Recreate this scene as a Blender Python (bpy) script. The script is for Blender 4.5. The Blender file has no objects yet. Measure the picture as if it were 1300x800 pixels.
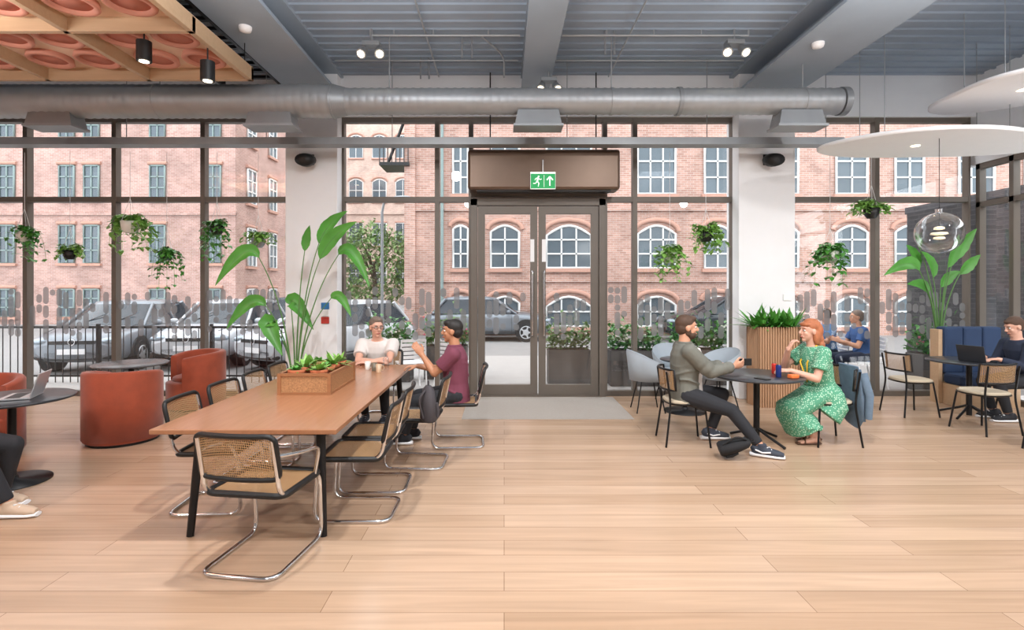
import bpy, math, random
from mathutils import Vector, Matrix
random.seed(7)
V=Vector; pi=math.pi; sin=math.sin; cos=math.cos
scene=bpy.context.scene
COL=scene.collection
try: scene.view_settings.view_transform='Standard'
except Exception: pass

# ---------------------------------------------------------------- materials
def lin(c):
    r=[]
    for x in c[:3]:
        x=x/255.0
        r.append(x/12.92 if x<=.04045 else ((x+.055)/1.055)**2.4)
    return r
def mat(name,col,rough=.5,metal=0,var=.1,scale=6,bump=0,bscale=60,emit=0,spec=.5,sheen=0):
    m=bpy.data.materials.new(name); m.use_nodes=True
    nt=m.node_tree; n=nt.nodes; l=nt.links; b=n['Principled BSDF']
    b.inputs['Roughness'].default_value=rough; b.inputs['Metallic'].default_value=metal
    b.inputs['Specular IOR Level'].default_value=spec
    if sheen: b.inputs['Sheen Weight'].default_value=sheen
    c=lin(col)
    tc=n.new('ShaderNodeTexCoord'); nz=n.new('ShaderNodeTexNoise'); nz.inputs['Scale'].default_value=scale
    nz.inputs['Detail'].default_value=3
    l.new(tc.outputs['Object'],nz.inputs['Vector'])
    mx=n.new('ShaderNodeMix'); mx.data_type='RGBA'
    l.new(nz.outputs['Fac'],mx.inputs[0])
    mx.inputs[6].default_value=[min(1,x*(1-var)) for x in c]+[1]
    mx.inputs[7].default_value=[min(1,x*(1+var)) for x in c]+[1]
    l.new(mx.outputs[2],b.inputs['Base Color'])
    if emit:
        b.inputs['Emission Color'].default_value=c+[1]; b.inputs['Emission Strength'].default_value=emit
    if bump:
        n2=n.new('ShaderNodeTexNoise'); n2.inputs['Scale'].default_value=bscale
        l.new(tc.outputs['Object'],n2.inputs['Vector'])
        bp=n.new('ShaderNodeBump'); bp.inputs['Strength'].default_value=bump; bp.inputs['Distance'].default_value=.01
        l.new(n2.outputs['Fac'],bp.inputs['Height']); l.new(bp.outputs['Normal'],b.inputs['Normal'])
    return m
def brickmat(name,c1,c2,mortar,axis='x',bw=.24,bh=.08):
    m=mat(name,c1,.85); nt=m.node_tree; n=nt.nodes; l=nt.links; b=n['Principled BSDF']
    tc=n.new('ShaderNodeTexCoord'); sp=n.new('ShaderNodeSeparateXYZ'); cb=n.new('ShaderNodeCombineXYZ')
    l.new(tc.outputs['Object'],sp.inputs[0])
    l.new(sp.outputs[0 if axis=='x' else 1],cb.inputs[0]); l.new(sp.outputs[2],cb.inputs[1])
    br=n.new('ShaderNodeTexBrick'); l.new(cb.outputs[0],br.inputs['Vector'])
    br.inputs['Scale'].default_value=1; br.inputs['Brick Width'].default_value=bw; br.inputs['Row Height'].default_value=bh
    br.inputs['Mortar Size'].default_value=.008
    br.inputs['Color1'].default_value=lin(c1)+[1]; br.inputs['Color2'].default_value=lin(c2)+[1]; br.inputs['Mortar'].default_value=lin(mortar)+[1]
    nz=n.new('ShaderNodeTexNoise'); nz.inputs['Scale'].default_value=.8; nz.inputs['Detail'].default_value=8; nz.inputs['Roughness'].default_value=.65
    l.new(tc.outputs['Object'],nz.inputs['Vector'])
    mr=n.new('ShaderNodeMapRange'); mr.inputs[1].default_value=.25; mr.inputs[2].default_value=.75; mr.inputs[3].default_value=.66; mr.inputs[4].default_value=1.25
    l.new(nz.outputs['Fac'],mr.inputs[0])
    vm=n.new('ShaderNodeVectorMath'); vm.operation='SCALE'
    l.new(br.outputs['Color'],vm.inputs[0]); l.new(mr.outputs[0],vm.inputs['Scale'])
    l.new(vm.outputs[0],b.inputs['Base Color'])
    return m
def oakfloor():
    m=mat('oak_planks',(200,160,125),.27); nt=m.node_tree; n=nt.nodes; l=nt.links; b=n['Principled BSDF']
    tc=n.new('ShaderNodeTexCoord')
    br=n.new('ShaderNodeTexBrick'); l.new(tc.outputs['Object'],br.inputs['Vector'])
    br.offset=.37; br.inputs['Scale'].default_value=1; br.inputs['Brick Width'].default_value=2.6; br.inputs['Row Height'].default_value=.2
    br.inputs['Mortar Size'].default_value=.0024; br.inputs['Mortar Smooth'].default_value=.3
    br.inputs['Color1'].default_value=lin((190,161,136))+[1]; br.inputs['Color2'].default_value=lin((174,144,118))+[1]; br.inputs['Mortar'].default_value=lin((132,106,84))+[1]
    mp=n.new('ShaderNodeMapping'); mp.inputs['Scale'].default_value=(.45,9,1); l.new(tc.outputs['Object'],mp.inputs[0])
    nz=n.new('ShaderNodeTexNoise'); nz.inputs['Scale'].default_value=1.6; nz.inputs['Detail'].default_value=6; nz.inputs['Distortion'].default_value=.9; nz.inputs['Roughness'].default_value=.5
    l.new(mp.outputs[0],nz.inputs['Vector'])
    mr=n.new('ShaderNodeMapRange'); mr.inputs[1].default_value=.25; mr.inputs[2].default_value=.75; mr.inputs[3].default_value=.84; mr.inputs[4].default_value=1.12; l.new(nz.outputs['Fac'],mr.inputs[0])
    vm=n.new('ShaderNodeVectorMath'); vm.operation='SCALE'; l.new(br.outputs['Color'],vm.inputs[0]); l.new(mr.outputs[0],vm.inputs['Scale'])
    l.new(vm.outputs[0],b.inputs['Base Color'])
    return m
def woodmat(name,c1,c2,rough=.4,sc=(1,14,14)):
    m=mat(name,c1,rough); nt=m.node_tree; n=nt.nodes; l=nt.links; b=n['Principled BSDF']
    tc=n.new('ShaderNodeTexCoord'); mp=n.new('ShaderNodeMapping'); mp.inputs['Scale'].default_value=sc; l.new(tc.outputs['Object'],mp.inputs[0])
    nz=n.new('ShaderNodeTexNoise'); nz.inputs['Scale'].default_value=1.8; nz.inputs['Detail'].default_value=5; nz.inputs['Distortion'].default_value=.8
    l.new(mp.outputs[0],nz.inputs['Vector'])
    mx=n.new('ShaderNodeMix'); mx.data_type='RGBA'; l.new(nz.outputs['Fac'],mx.inputs[0])
    mx.inputs[6].default_value=lin(c1)+[1]; mx.inputs[7].default_value=lin(c2)+[1]
    l.new(mx.outputs[2],b.inputs['Base Color']); return m
def canemat():
    m=mat('woven_cane',(172,136,96),.6); nt=m.node_tree; n=nt.nodes; l=nt.links; b=n['Principled BSDF']; o=n['Material Output']
    tc=n.new('ShaderNodeTexCoord'); sp=n.new('ShaderNodeSeparateXYZ'); l.new(tc.outputs['Object'],sp.inputs[0])
    def M(op,a,c=None):
        k=n.new('ShaderNodeMath'); k.operation=op
        for i,x in enumerate((a,c)):
            if x is None: continue
            if isinstance(x,(int,float)): k.inputs[i].default_value=x
            else: l.new(x,k.inputs[i])
        return k.outputs[0]
    v=M('ADD',sp.outputs[1],sp.outputs[2])
    a=M('SINE',M('MULTIPLY',M('ADD',sp.outputs[0],v),270)); c=M('SINE',M('MULTIPLY',M('SUBTRACT',sp.outputs[0],v),270))
    h=M('GREATER_THAN',M('MULTIPLY',a,c),.08)
    tr=n.new('ShaderNodeBsdfTransparent'); mx=n.new('ShaderNodeMixShader'); l.new(M('MULTIPLY',h,.92),mx.inputs[0])
    l.new(b.outputs[0],mx.inputs[1]); l.new(tr.outputs[0],mx.inputs[2]); l.new(mx.outputs[0],o.inputs[0]); return m
def glassmat(name,tint=(1,1,1),gl=.045,rough=.01,rim=0):
    m=bpy.data.materials.new(name); m.use_nodes=True; nt=m.node_tree; n=nt.nodes; l=nt.links; n.remove(n['Principled BSDF']); o=n['Material Output']
    tr=n.new('ShaderNodeBsdfTransparent'); tr.inputs[0].default_value=(*tint,1)
    g=n.new('ShaderNodeBsdfGlossy'); g.inputs['Roughness'].default_value=rough
    mx=n.new('ShaderNodeMixShader'); mx.inputs[0].default_value=gl
    if rim:
        lw=n.new('ShaderNodeLayerWeight'); lw.inputs[0].default_value=rim; l.new(lw.outputs['Facing'],mx.inputs[0])
    l.new(tr.outputs[0],mx.inputs[1]); l.new(g.outputs[0],mx.inputs[2]); l.new(mx.outputs[0],o.inputs[0]); return m
def filmmat():
    m=bpy.data.materials.new('frosted_film'); m.use_nodes=True; nt=m.node_tree; n=nt.nodes; l=nt.links; n.remove(n['Principled BSDF']); o=n['Material Output']
    tr=n.new('ShaderNodeBsdfTransparent'); d=n.new('ShaderNodeBsdfDiffuse'); d.inputs[0].default_value=(*lin((146,146,146)),1)
    t2=n.new('ShaderNodeBsdfTranslucent'); t2.inputs[0].default_value=(*lin((118,118,120)),1)
    a=n.new('ShaderNodeMixShader'); a.inputs[0].default_value=.5; l.new(d.outputs[0],a.inputs[1]); l.new(t2.outputs[0],a.inputs[2])
    mx=n.new('ShaderNodeMixShader'); mx.inputs[0].default_value=.74; l.new(tr.outputs[0],mx.inputs[1]); l.new(a.outputs[0],mx.inputs[2]); l.new(mx.outputs[0],o.inputs[0]); return m
def dotmat():
    m=mat('green_print',(40,150,95),.8); nt=m.node_tree; n=nt.nodes; l=nt.links; b=n['Principled BSDF']
    tc=n.new('ShaderNodeTexCoord'); vo=n.new('ShaderNodeTexVoronoi'); vo.inputs['Scale'].default_value=52; vo.inputs['Randomness'].default_value=.6; l.new(tc.outputs['Object'],vo.inputs['Vector'])
    r=n.new('ShaderNodeValToRGB'); r.color_ramp.interpolation='CONSTANT'
    r.color_ramp.elements[0].color=lin((182,216,190))+[1]; r.color_ramp.elements[1].color=lin((84,154,122))+[1]; r.color_ramp.elements[1].position=.34
    l.new(vo.outputs['Distance'],r.inputs[0]); l.new(r.outputs[0],b.inputs['Base Color']); return m

M_oak=oakfloor(); M_table=woodmat('table_oak',(152,104,74),(174,124,92),.22,(14,1,14))
M_lightwood=woodmat('light_wood',(184,152,120),(202,170,136),.5); M_boxwood=woodmat('cane_box_wood',(144,96,62),(166,114,76),.5)
M_white=mat('white_paint',(238,238,240),.7,var=.02); M_wallgrey=mat('grey_white_plaster',(222,224,228),.8,var=.03)
M_ceil=mat('blue_grey_ceiling',(146,158,172),.8,var=.18,scale=1.2,bump=.3,bscale=8)
M_beam=mat('painted_steel_beam',(150,161,173),.6,var=.1,scale=2)
M_bronze=mat('bronze_frame',(102,94,86),.45,.1,var=.05); M_heater=mat('bronze_casing',(98,78,64),.35,.4,var=.08)
M_black=mat('black_metal',(22,22,24),.4,.3); M_blackp=mat('black_plastic',(20,20,21),.5); M_chrome=mat('chrome',(220,220,222),.12,1,var=.02)
M_galv=mat('galvanised_steel',(170,174,178),.45,.5,var=.15,scale=4); M_grey=mat('grey_metal',(150,154,158),.45,.4); M_silver=mat('silver_shell',(190,192,196),.35,.3)
M_cane=canemat(); M_glass=glassmat('window_glass'); M_film=filmmat(); M_globe=glassmat('globe_glass',(.95,.96,.97),.16,.02,.35)
M_rust=mat('rust_velvet',(148,64,36),.8,var=.28,scale=9,sheen=.25); M_navy=mat('navy_fabric',(36,56,88),.8,var=.15)
M_bluegrey=mat('pale_blue_grey_fabric',(164,174,183),.8,var=.08); M_dark=mat('charcoal_laminate',(50,52,57),.3,var=.06)
M_leaf=mat('leaf_green',(82,148,60),.4,var=.4,scale=5); M_leaf2=mat('dark_leaf_green',(74,134,60),.45,var=.4,scale=8); M_lime=mat('lime_leaf_green',(132,180,86),.45,var=.4,scale=8)
M_leaf3=mat('shrub_green',(98,132,70),.7,var=.4,scale=4); M_stem=mat('stem_green',(86,128,66),.5); M_soil=mat('soil',(60,44,34),.95)
M_mat=mat('entrance_matting',(162,154,146),.95,var=.08,scale=30,bump=.4,bscale=200)
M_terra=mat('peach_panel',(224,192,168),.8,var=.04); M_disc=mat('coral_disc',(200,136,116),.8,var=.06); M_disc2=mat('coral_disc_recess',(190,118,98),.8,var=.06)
M_brA=brickmat('red_brick',(188,148,134),(160,120,106),(188,174,166)); M_brB=brickmat('pink_brick',(186,148,138),(164,124,114),(188,174,167))
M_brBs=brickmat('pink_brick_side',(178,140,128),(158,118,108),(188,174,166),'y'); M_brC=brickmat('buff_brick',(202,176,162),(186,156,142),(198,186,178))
M_brD=brickmat('charcoal_brick',(76,74,77),(58,57,60),(84,82,83),'y')
M_stone2=mat('rubbed_brick_trim',(182,140,124),.85); M_wframe=mat('white_window_paint',(214,214,213),.5,var=.02); M_gframe=mat('sage_window_paint',(124,142,140),.5)
M_dglass=mat('reflective_window_glass',(84,96,104),.15,.1,var=.4,scale=.6); M_asph=mat('asphalt',(136,134,133),.9,var=.12,scale=3); M_pave=mat('paving_slab',(164,160,157),.9,var=.08)
M_carw=mat('white_car_paint',(182,185,190),.22,var=.01); M_carg=mat('silver_car_paint',(120,126,133),.28,.3,var=.02); M_card=mat('dark_car_paint',(52,56,62),.2,.2)
M_cglass=mat('car_glass',(38,46,54),.1,var=.1,spec=.3); M_tyre=mat('tyre_rubber',(28,28,30),.8); M_lens=mat('headlight_lens',(150,162,172),.1,.3)
M_skin=mat('skin_light',(206,152,124),.5,var=.06); M_skin2=mat('skin_tan',(184,130,98),.5,var=.06); M_skinp=mat('skin_pale',(216,166,144),.5,var=.05)
M_eyew=mat('eye_white',(235,232,228),.3); M_iris=mat('iris_dark',(45,32,26),.3); M_lip=mat('lips',(172,94,86),.5)
M_em=mat('lamp_glow',(255,238,205),.5,emit=6); M_exitg=mat('exit_green',(20,150,80),.5,emit=.5); M_exitw=mat('exit_white',(245,250,245),.5,emit=.6)

# ---------------------------------------------------------------- mesh builder
def fillet(pts,r,k=5,closed=False):
    pts=[V(p) for p in pts]; out=[]; n=len(pts)
    for i,p in enumerate(pts):
        if not closed and i in (0,n-1): out.append(p); continue
        a=pts[i-1]; b=pts[(i+1)%n]; da=(a-p); db=(b-p)
        q=min(r,da.length*.48,db.length*.48)
        s=p+da.normalized()*q; e=p+db.normalized()*q
        for j in range(k+1):
            t=j/k; out.append(s*(1-t)**2+p*2*t*(1-t)+e*t*t)
    return out
class MB:
    def __init__(s): s.v=[];s.f=[];s.m=[];s.sm=[]
    def add(s,vs,fs,mi=0,sm=False):
        o=len(s.v); s.v+=[tuple(v) for v in vs]
        for f in fs: s.f.append([i+o for i in f]); s.m.append(mi); s.sm.append(sm)
        return s
    def box(s,c,d,mi=0,R=None):
        c=V(c); vs=[]
        for x in (-.5,.5):
            for y in (-.5,.5):
                for z in (-.5,.5):
                    p=V((x*d[0],y*d[1],z*d[2])); 
                    if R is not None: p=R@p
                    vs.append(c+p)
        return s.add(vs,[(0,1,3,2),(4,6,7,5),(0,4,5,1),(2,3,7,6),(0,2,6,4),(1,5,7,3)],mi)
    def bb(s,x0,x1,y0,y1,z0,z1,mi=0): return s.box(((x0+x1)/2,(y0+y1)/2,(z0+z1)/2),(x1-x0,y1-y0,z1-z0),mi)
    def loft(s,rings,mi=0,sm=True,cap=True,closed=False):
        n=len(rings[0]); vs=[p for r in rings for p in r]; fs=[]; R=len(rings)
        for i in range(R if closed else R-1):
            a=i*n; b=((i+1)%R)*n
            for j in range(n):
                k=(j+1)%n; fs.append((a+j,a+k,b+k,b+j))
        s.add(vs,fs,mi,sm)
        if cap and not closed:
            s.add(rings[0],[tuple(reversed(range(n)))],mi,False); s.add(rings[-1],[tuple(range(n))],mi,False)
        return s
    def tube(s,pts,r,mi=0,n=8,closed=False,rf=None):
        pts=[V(p) for p in pts]; N=len(pts); rings=[]; nrm=None
        for i in range(N):
            if closed: t=pts[(i+1)%N]-pts[i-1]
            else: t=pts[min(i+1,N-1)]-pts[max(i-1,0)]
            if t.length<1e-9: t=V((0,0,1))
            t.normalize()
            if nrm is None:
                nrm=t.orthogonal().normalized()
            nrm=nrm-t*nrm.dot(t)
            if nrm.length<1e-6: nrm=t.orthogonal()
            nrm.normalize(); b=t.cross(nrm); rr=r if rf is None else rf(i/(N-1))
            rings.append([pts[i]+(nrm*cos(2*pi*j/n)+b*sin(2*pi*j/n))*rr for j in range(n)])
        return s.loft(rings,mi,True,True,closed)
    def cyl(s,a,b,ra,rb=None,mi=0,n=16,sm=True):
        a=V(a);b=V(b); rb=ra if rb is None else rb; t=(b-a).normalized(); u=t.orthogonal().normalized(); w=t.cross(u)
        return s.loft([[a+(u*cos(2*pi*j/n)+w*sin(2*pi*j/n))*ra for j in range(n)],[b+(u*cos(2*pi*j/n)+w*sin(2*pi*j/n))*rb for j in range(n)]],mi,sm)
    def rev(s,prof,c=(0,0,0),mi=0,n=28,cap=True,sm=True):
        c=V(c); return s.loft([[c+V((r*cos(2*pi*j/n),r*sin(2*pi*j/n),z)) for j in range(n)] for r,z in prof],mi,sm,cap)
    def ell(s,c,rad,R=None,mi=0,nu=14,nv=9):
        c=V(c); rings=[]
        for i in range(1,nv):
            a=pi*i/nv; ring=[]
            for j in range(nu):
                p=V((rad[0]*sin(a)*cos(2*pi*j/nu),rad[1]*sin(a)*sin(2*pi*j/nu),-rad[2]*cos(a)))
                if R is not None: p=R@p
                ring.append(c+p)
            rings.append(ring)
        return s.loft(rings,mi,True)
    def oval(s,stations,side,mi=0,n=16,sm=True):
        side=V(side).normalized(); rings=[]; N=len(stations)
        for i,(c,a,b) in enumerate(stations):
            t=V(stations[min(i+1,N-1)][0])-V(stations[max(i-1,0)][0]); t.normalize()
            u=(side-t*side.dot(t)).normalized(); w=t.cross(u)
            rings.append([V(c)+u*a*cos(2*pi*j/n)+w*b*sin(2*pi*j/n) for j in range(n)])
        return s.loft(rings,mi,sm)
    def leaf(s,base,d,L,W,droop=.2,seg=6,mi=0,up=V((0,0,1)),fold=.25,pw=.8):
        base=V(base); d=V(d).normalized(); side=d.cross(up)
        if side.length<1e-3: side=V((1,0,0))
        side.normalize(); nn=side.cross(d).normalized(); vs=[]
        for i in range(seg+1):
            t=i/seg; c=base+d*L*t-V((0,0,1))*droop*L*t*t; w=W*.5*max(.02,sin(pi*min(1,t**pw)))
            vs+=[c-side*w+nn*w*fold,c,c+side*w+nn*w*fold]
        fs=[]
        for i in range(seg):
            a=i*3; fs+=[(a,a+1,a+4,a+3),(a+1,a+2,a+5,a+4)]
        return s.add(vs,fs,mi,True)
    def mesh(s,name,mats):
        me=bpy.data.meshes.new(name); me.from_pydata(s.v,[],s.f)
        for m in mats: me.materials.append(m)
        me.polygons.foreach_set('material_index',s.m); me.polygons.foreach_set('use_smooth',s.sm); me.update(); return me

def fin(o,name,label=None,cat=None,group=None,kind=None):
    if label: o['label']=label
    if cat: o['category']=cat
    if group: o['group']=group
    if kind: o['kind']=kind
    COL.objects.link(o); return o
def thing(name,label,cat,loc=(0,0,0),rz=0,group=None,kind=None):
    o=bpy.data.objects.new(name,None); o.empty_display_size=.1; o.location=loc; o.rotation_euler=(0,0,rz)
    return fin(o,name,label,cat,group,kind)
def mods(o,bevel=0,sub=0):
    if bevel:
        b=o.modifiers.new('b','BEVEL'); b.width=bevel; b.segments=2; b.limit_method='ANGLE'
    if sub:
        b=o.modifiers.new('s','SUBSURF'); b.levels=sub; b.render_levels=sub
def part(root,name,mb,mats,label=None,bevel=0,sub=0,kind=None):
    if not isinstance(mats,(list,tuple)): mats=[mats]
    o=bpy.data.objects.new(name,mb.mesh(name,mats)); o.parent=root; mods(o,bevel,sub)
    return fin(o,name,label,None,None,kind)
def single(name,label,cat,mb,mats,loc=(0,0,0),rz=0,group=None,kind=None,bevel=0,sub=0):
    if not isinstance(mats,(list,tuple)): mats=[mats]
    o=bpy.data.objects.new(name,mb.mesh(name,mats)); o.location=loc; o.rotation_euler=(0,0,rz); mods(o,bevel,sub)
    return fin(o,name,label,cat,group,kind)
def dup(root,loc,rz=None,label=None,scale=None):
    n=root.copy(); n.location=loc
    if rz is not None: n.rotation_euler=(0,0,rz)
    if label: n['label']=label
    if scale: n.scale=(scale,)*3
    COL.objects.link(n)
    def rec(o,p):
        for c in list(o.children):
            k=c.copy(); k.parent=p; COL.objects.link(k); rec(c,k)
    rec(root,n); return n

# ---------------------------------------------------------------- room shell
def struct(name,mb,mats,label=None,bevel=0): return single(name,label or name.replace('_',' '),None,mb,mats,kind='structure',bevel=bevel)
struct('floor',MB().bb(-9.2,7.5,-4,8.5,-.15,0),M_oak,'light oak plank floor')
cb=MB().bb(-9.2,7.5,-4,8.6,5.0,5.2)
for i in range(60): cb.bb(-9.2,7.5,-3.6+i*.2,-3.565+i*.2,4.975,5.0)
struct('ceiling',cb,M_ceil,'blue-grey painted ribbed ceiling deck')
struct('wall_north',MB().bb(-9.2,7.5,8.33,8.6,4.36,5.0),M_wallgrey,'pale wall above the glazing')
struct('wall_south',MB().bb(-9.2,7.5,-4.2,-4,0,5.0),M_white,'white rear wall')
struct('wall_west',MB().bb(-9.4,-9.2,-4,8.6,0,5.0),M_white,'white side wall')
struct('wall_east',MB().bb(7.35,7.55,-4,8.6,3.62,5.0).bb(7.35,7.55,-4,3.0,0,3.62),M_wallgrey,'pale side wall above side glazing')

def film(x0,x1,z0=.86,z1=1.62):
    mb=MB(); x=x0+.06; w=.09
    while x<x1-.05:
        z=z0+random.uniform(0,.22)
        while z<z1:
            L=random.choice([.09,.14,.2,.27,.34])
            if z+L>z1+.1: break
            if random.random()<.68:
                r=w/2; pts=[]
                for k in range(7): a=pi+pi*k/6; pts.append((x+r*cos(a),z+r+r*sin(a)))
                for k in range(7): a=pi*k/6; pts.append((x+r*cos(a),z+max(L,.1)-r+r*sin(a)))
                mb.add([V((p[0],8.41,p[1])) for p in pts],[tuple(range(14))])
            z+=L+.018
        x+=.105
    return mb
def window(i,x0,x1,z0=.0,z1=4.36,fw=.07,dots=True,tz=3.08):
    mb=MB(); y0,y1=8.38,8.5
    mb.bb(x0,x0+fw/2,y0,y1,z0,z1).bb(x1-fw/2,x1,y0,y1,z0,z1).bb(x0,x1,y0+.005,y1,z0,z0+.08).bb(x0,x1,y0+.005,y1,z1-.07,z1)
    if tz: mb.bb(x0,x1,y0+.005,y1,tz-.04,tz+.04)
    o=struct('window_%d'%i,mb,M_bronze,'tall bronze-framed window'); 
    part(o,'glass_pane',MB().bb(x0+.02,x1-.02,8.44,8.45,z0+.05,z1-.04),M_glass,kind='structure')
    if dots and x1-x0>.2: part(o,'window_film',film(x0+fw/2,x1-fw/2),M_film,'frosted pill-shaped dots',kind='structure')
xs=[-9.2,-7.5,-6.11,-4.72,-3.35]; k=1
for a,b in zip(xs,xs[1:]): window(k,a,b); k+=1
for a,b in [(-2.54,-1.05),(-1.05,-.52),(1.58,2.05),(2.05,3.6),(4.45,5.84),(5.84,7.3)]: window(k,a,b); k+=1
window(k,-.52,1.58,3.12,4.36,dots=False,tz=None); k+=1
mb=MB()
for y in (3.0,4.6,6.2,7.75,8.3): mb.bb(7.37,7.47,y,y+.07,0,3.62)
for z in (0,2.95,3.54): mb.bb(7.37,7.47,3.0,8.37,z,z+.08)
o=struct('window_%d'%k,mb,M_bronze,'bronze-framed side window'); part(o,'glass_pane',MB().bb(7.42,7.43,3.0,8.37,.05,3.6),M_glass,kind='structure')
for x0,x1 in ((-3.33,-2.54),(3.57,4.43)):
    single('column','white painted square column between the windows','column',MB().bb(x0,x1,8.15,8.6,0,5.0),M_white,bevel=.01)
d=struct('door_1',MB().bb(-.52,-.42,8.33,8.52,0,3.08).bb(1.48,1.58,8.33,8.52,0,3.08).bb(-.52,1.58,8.33,8.52,2.98,3.1).bb(-.42,1.48,8.33,8.5,0,.02),M_bronze,'bronze double door with glass leaves')
for sx,x0,x1,hx in ((0,-.41,.52,.44),(1,.54,1.47,.62)):
    lf=MB().bb(x0,x0+.11,8.36,8.44,.02,2.97).bb(x1-.11,x1,8.36,8.44,.02,2.97).bb(x0+.11,x1-.11,8.361,8.44,2.85,2.97).bb(x0+.11,x1-.11,8.361,8.44,.02,.18)
    L=part(d,'door_leaf',lf,M_bronze,kind='structure')
    part(L,'glass_pane',MB().bb(x0+.09,x1-.09,8.4,8.41,.1,2.9),M_glass)
    part(L,'window_film',MB().add(*(lambda f:(f.v,f.f))(film(x0+.12,x1-.12))),M_film)
    part(L,'door_handle',MB().tube(fillet([(hx,8.36,1.95),(hx,8.3,1.95),(hx,8.3,.95),(hx,8.36,.95)],.03),.016),M_chrome,'tall steel pull handle')
    part(L,'access_plate',MB().bb(hx-.03,hx+.03,8.35,8.36,2.1,2.45),M_white)
single('entrance_mat','grey entrance matting inside the door','mat',MB().bb(-.55,1.68,6.9,8.3,0,.004),M_mat)
def ibeam(x,w,z0,lbl):
    mb=MB(); mb.bb(x-w/2,x+w/2,-4,8.33,z0,z0+.04).bb(x-w/2,x+w/2,-4,8.33,4.95,5.0).bb(x-w*.16,x+w*.16,-4,8.33,z0+.04,4.95)
    single('ceiling_beam',lbl,'beam',mb,M_beam)
ibeam(-2.85,.7,4.62,'wide blue-grey painted steel beam'); ibeam(.47,.42,4.7,'narrow blue-grey painted steel beam'); ibeam(3.95,.9,4.62,'wide blue-grey painted steel beam')
du=thing('ventilation_duct','galvanised spiral ventilation duct running under the ceiling','duct',(0,7,4.13))
def spiral(xa,xb,R):
    rings=[]; x=xa; n=36; i=0
    while x<xb:
        r=R if i%3 else R+.007
        rings.append([V((x,r*cos(2*pi*j/n),r*sin(2*pi*j/n))) for j in range(n)]); x+=.036; i+=1
    part(du,'duct_body',MB().loft(rings,0,True),M_galv)
spiral(-8.8,-2.2,.21); spiral(-2.15,4.4,.165)
part(du,'duct_reducer',MB().cyl((-2.24,0,0),(-2.05,0,0),.222,.172,n=36),M_grey)
part(du,'duct_collar',MB().cyl((2.25,0,0),(2.3,0,0),.182,n=36),M_grey); part(du,'end_cap',MB().cyl((4.38,0,0),(4.46,0,0),.182,n=36),M_grey)
for x in (-7.2,-4.5,-1.5,1.4,3.9): part(du,'duct_hanger',MB().tube([(x,0,.84),(x,0,.16)],.008).cyl((x-.015,0,0),(x+.015,0,0),.222 if x<-2.2 else .177,n=36),M_galv)
for x in (-5.85,-3.02,.44,3.83):
    mb=MB().loft([[V((x+a*.3,b*.14,-.33)) for a,b in ((-1,-1),(1,-1),(1,1),(-1,1))],[V((x+a*.26,b*.12,-.14)) for a,b in ((-1,-1),(1,-1),(1,1),(-1,1))]],0,False)
    mb.bb(x-.32,x+.32,-.16,.16,-.36,-.33)
    part(du,'air_diffuser',mb,M_grey)
tr=MB().bb(-8.8,4.8,7.55,7.57,3.72,3.82).bb(-8.8,4.8,7.57,7.75,3.72,3.735).bb(-8.8,4.8,7.75,7.76,3.72,3.8)
for x in (-7.5,-5.4,-3.4,-1.6,.9,2.9,4.6): tr.tube([(x,7.66,3.73),(x,7.66,4.97)],.006,n=6)
single('cable_tray','galvanised cable tray with hanging rods','cable tray',tr,M_grey)
h=thing('air_curtain_heater','bronze door heater casing above the double door','heater',(.59,8.1,3.45))
part(h,'heater_casing',MB().box((0,0,0),(2.26,.36,.6)),M_heater,bevel=.04); part(h,'air_grille',MB().box((0,-.02,-.305),(2.0,.2,.02)),M_black)
for x in (-.8,.8): part(h,'mounting_bracket',MB().tube([(x,0,.27),(x,0,1.5)],.01),M_black)
e=thing('exit_sign','green illuminated exit sign with running figure and arrow','exit sign',(.57,7.86,3.27))
part(e,'sign_housing',MB().box((0,.01,0),(.37,.03,.25)),M_exitw,bevel=.004)
part(e,'sign_face',MB().box((0,-.008,-.01),(.36,.006,.215)),M_exitg)
g=MB(); y=-.014
def bar(a,b,w):
    a=V((a[0],0,a[1]));b=V((b[0],0,b[1])); t=(b-a).normalized(); s_=V((-t.z,0,t.x))*w/2
    g.loft([[a+s_+V((0,y,0)),a-s_+V((0,y,0)),a-s_+V((0,y+.004,0)),a+s_+V((0,y+.004,0))],[b+s_+V((0,y,0)),b-s_+V((0,y,0)),b-s_+V((0,y+.004,0)),b+s_+V((0,y+.004,0))]],0,False)
g.cyl((-.065,y,.055),(-.065,y+.004,.055),.013)
bar((-.07,.04),(-.085,-.01),.024); bar((-.085,-.01),(-.06,-.045),.013); bar((-.06,-.045),(-.07,-.09),.011); bar((-.085,-.01),(-.11,-.045),.013); bar((-.11,-.045),(-.145,-.045),.011)
bar((-.07,.035),(-.105,.03),.01); bar((-.105,.03),(-.12,.0),.01); bar((-.07,.035),(-.045,.01),.01); bar((-.045,.01),(-.02,.02),.01)
bar((.1,-.08),(.1,.04),.018); bar((.1,.055),(.055,.005),.018); bar((.1,.055),(.145,.005),.018); bar((.015,-.1),(.015,.075),.005)
part(e,'sign_pictogram',g,M_exitw); part(e,'sign_bracket',MB().tube([(0,.01,.12),(0,.01,.3),(0,.1,.3)],.01),M_white)
for x,z in ((-2.95,3.62),(4.0,3.62)):
    s=thing('wall_speaker','black wall speaker on a bracket on the column','speaker',(x,8.15,z),group='column speakers')
    part(s,'speaker_body',MB().oval([(V((0,-.1,0)),.1,.07),(V((0,-.16,-.02)),.15,.1),(V((0,-.28,-.04)),.13,.09),(V((0,-.3,-.045)),.04,.03)],(1,0,0)),M_blackp)
    part(s,'speaker_bracket',MB().box((0,-.05,.02),(.05,.12,.04)).box((0,-.005,.02),(.12,.02,.16)),M_blackp)
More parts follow.
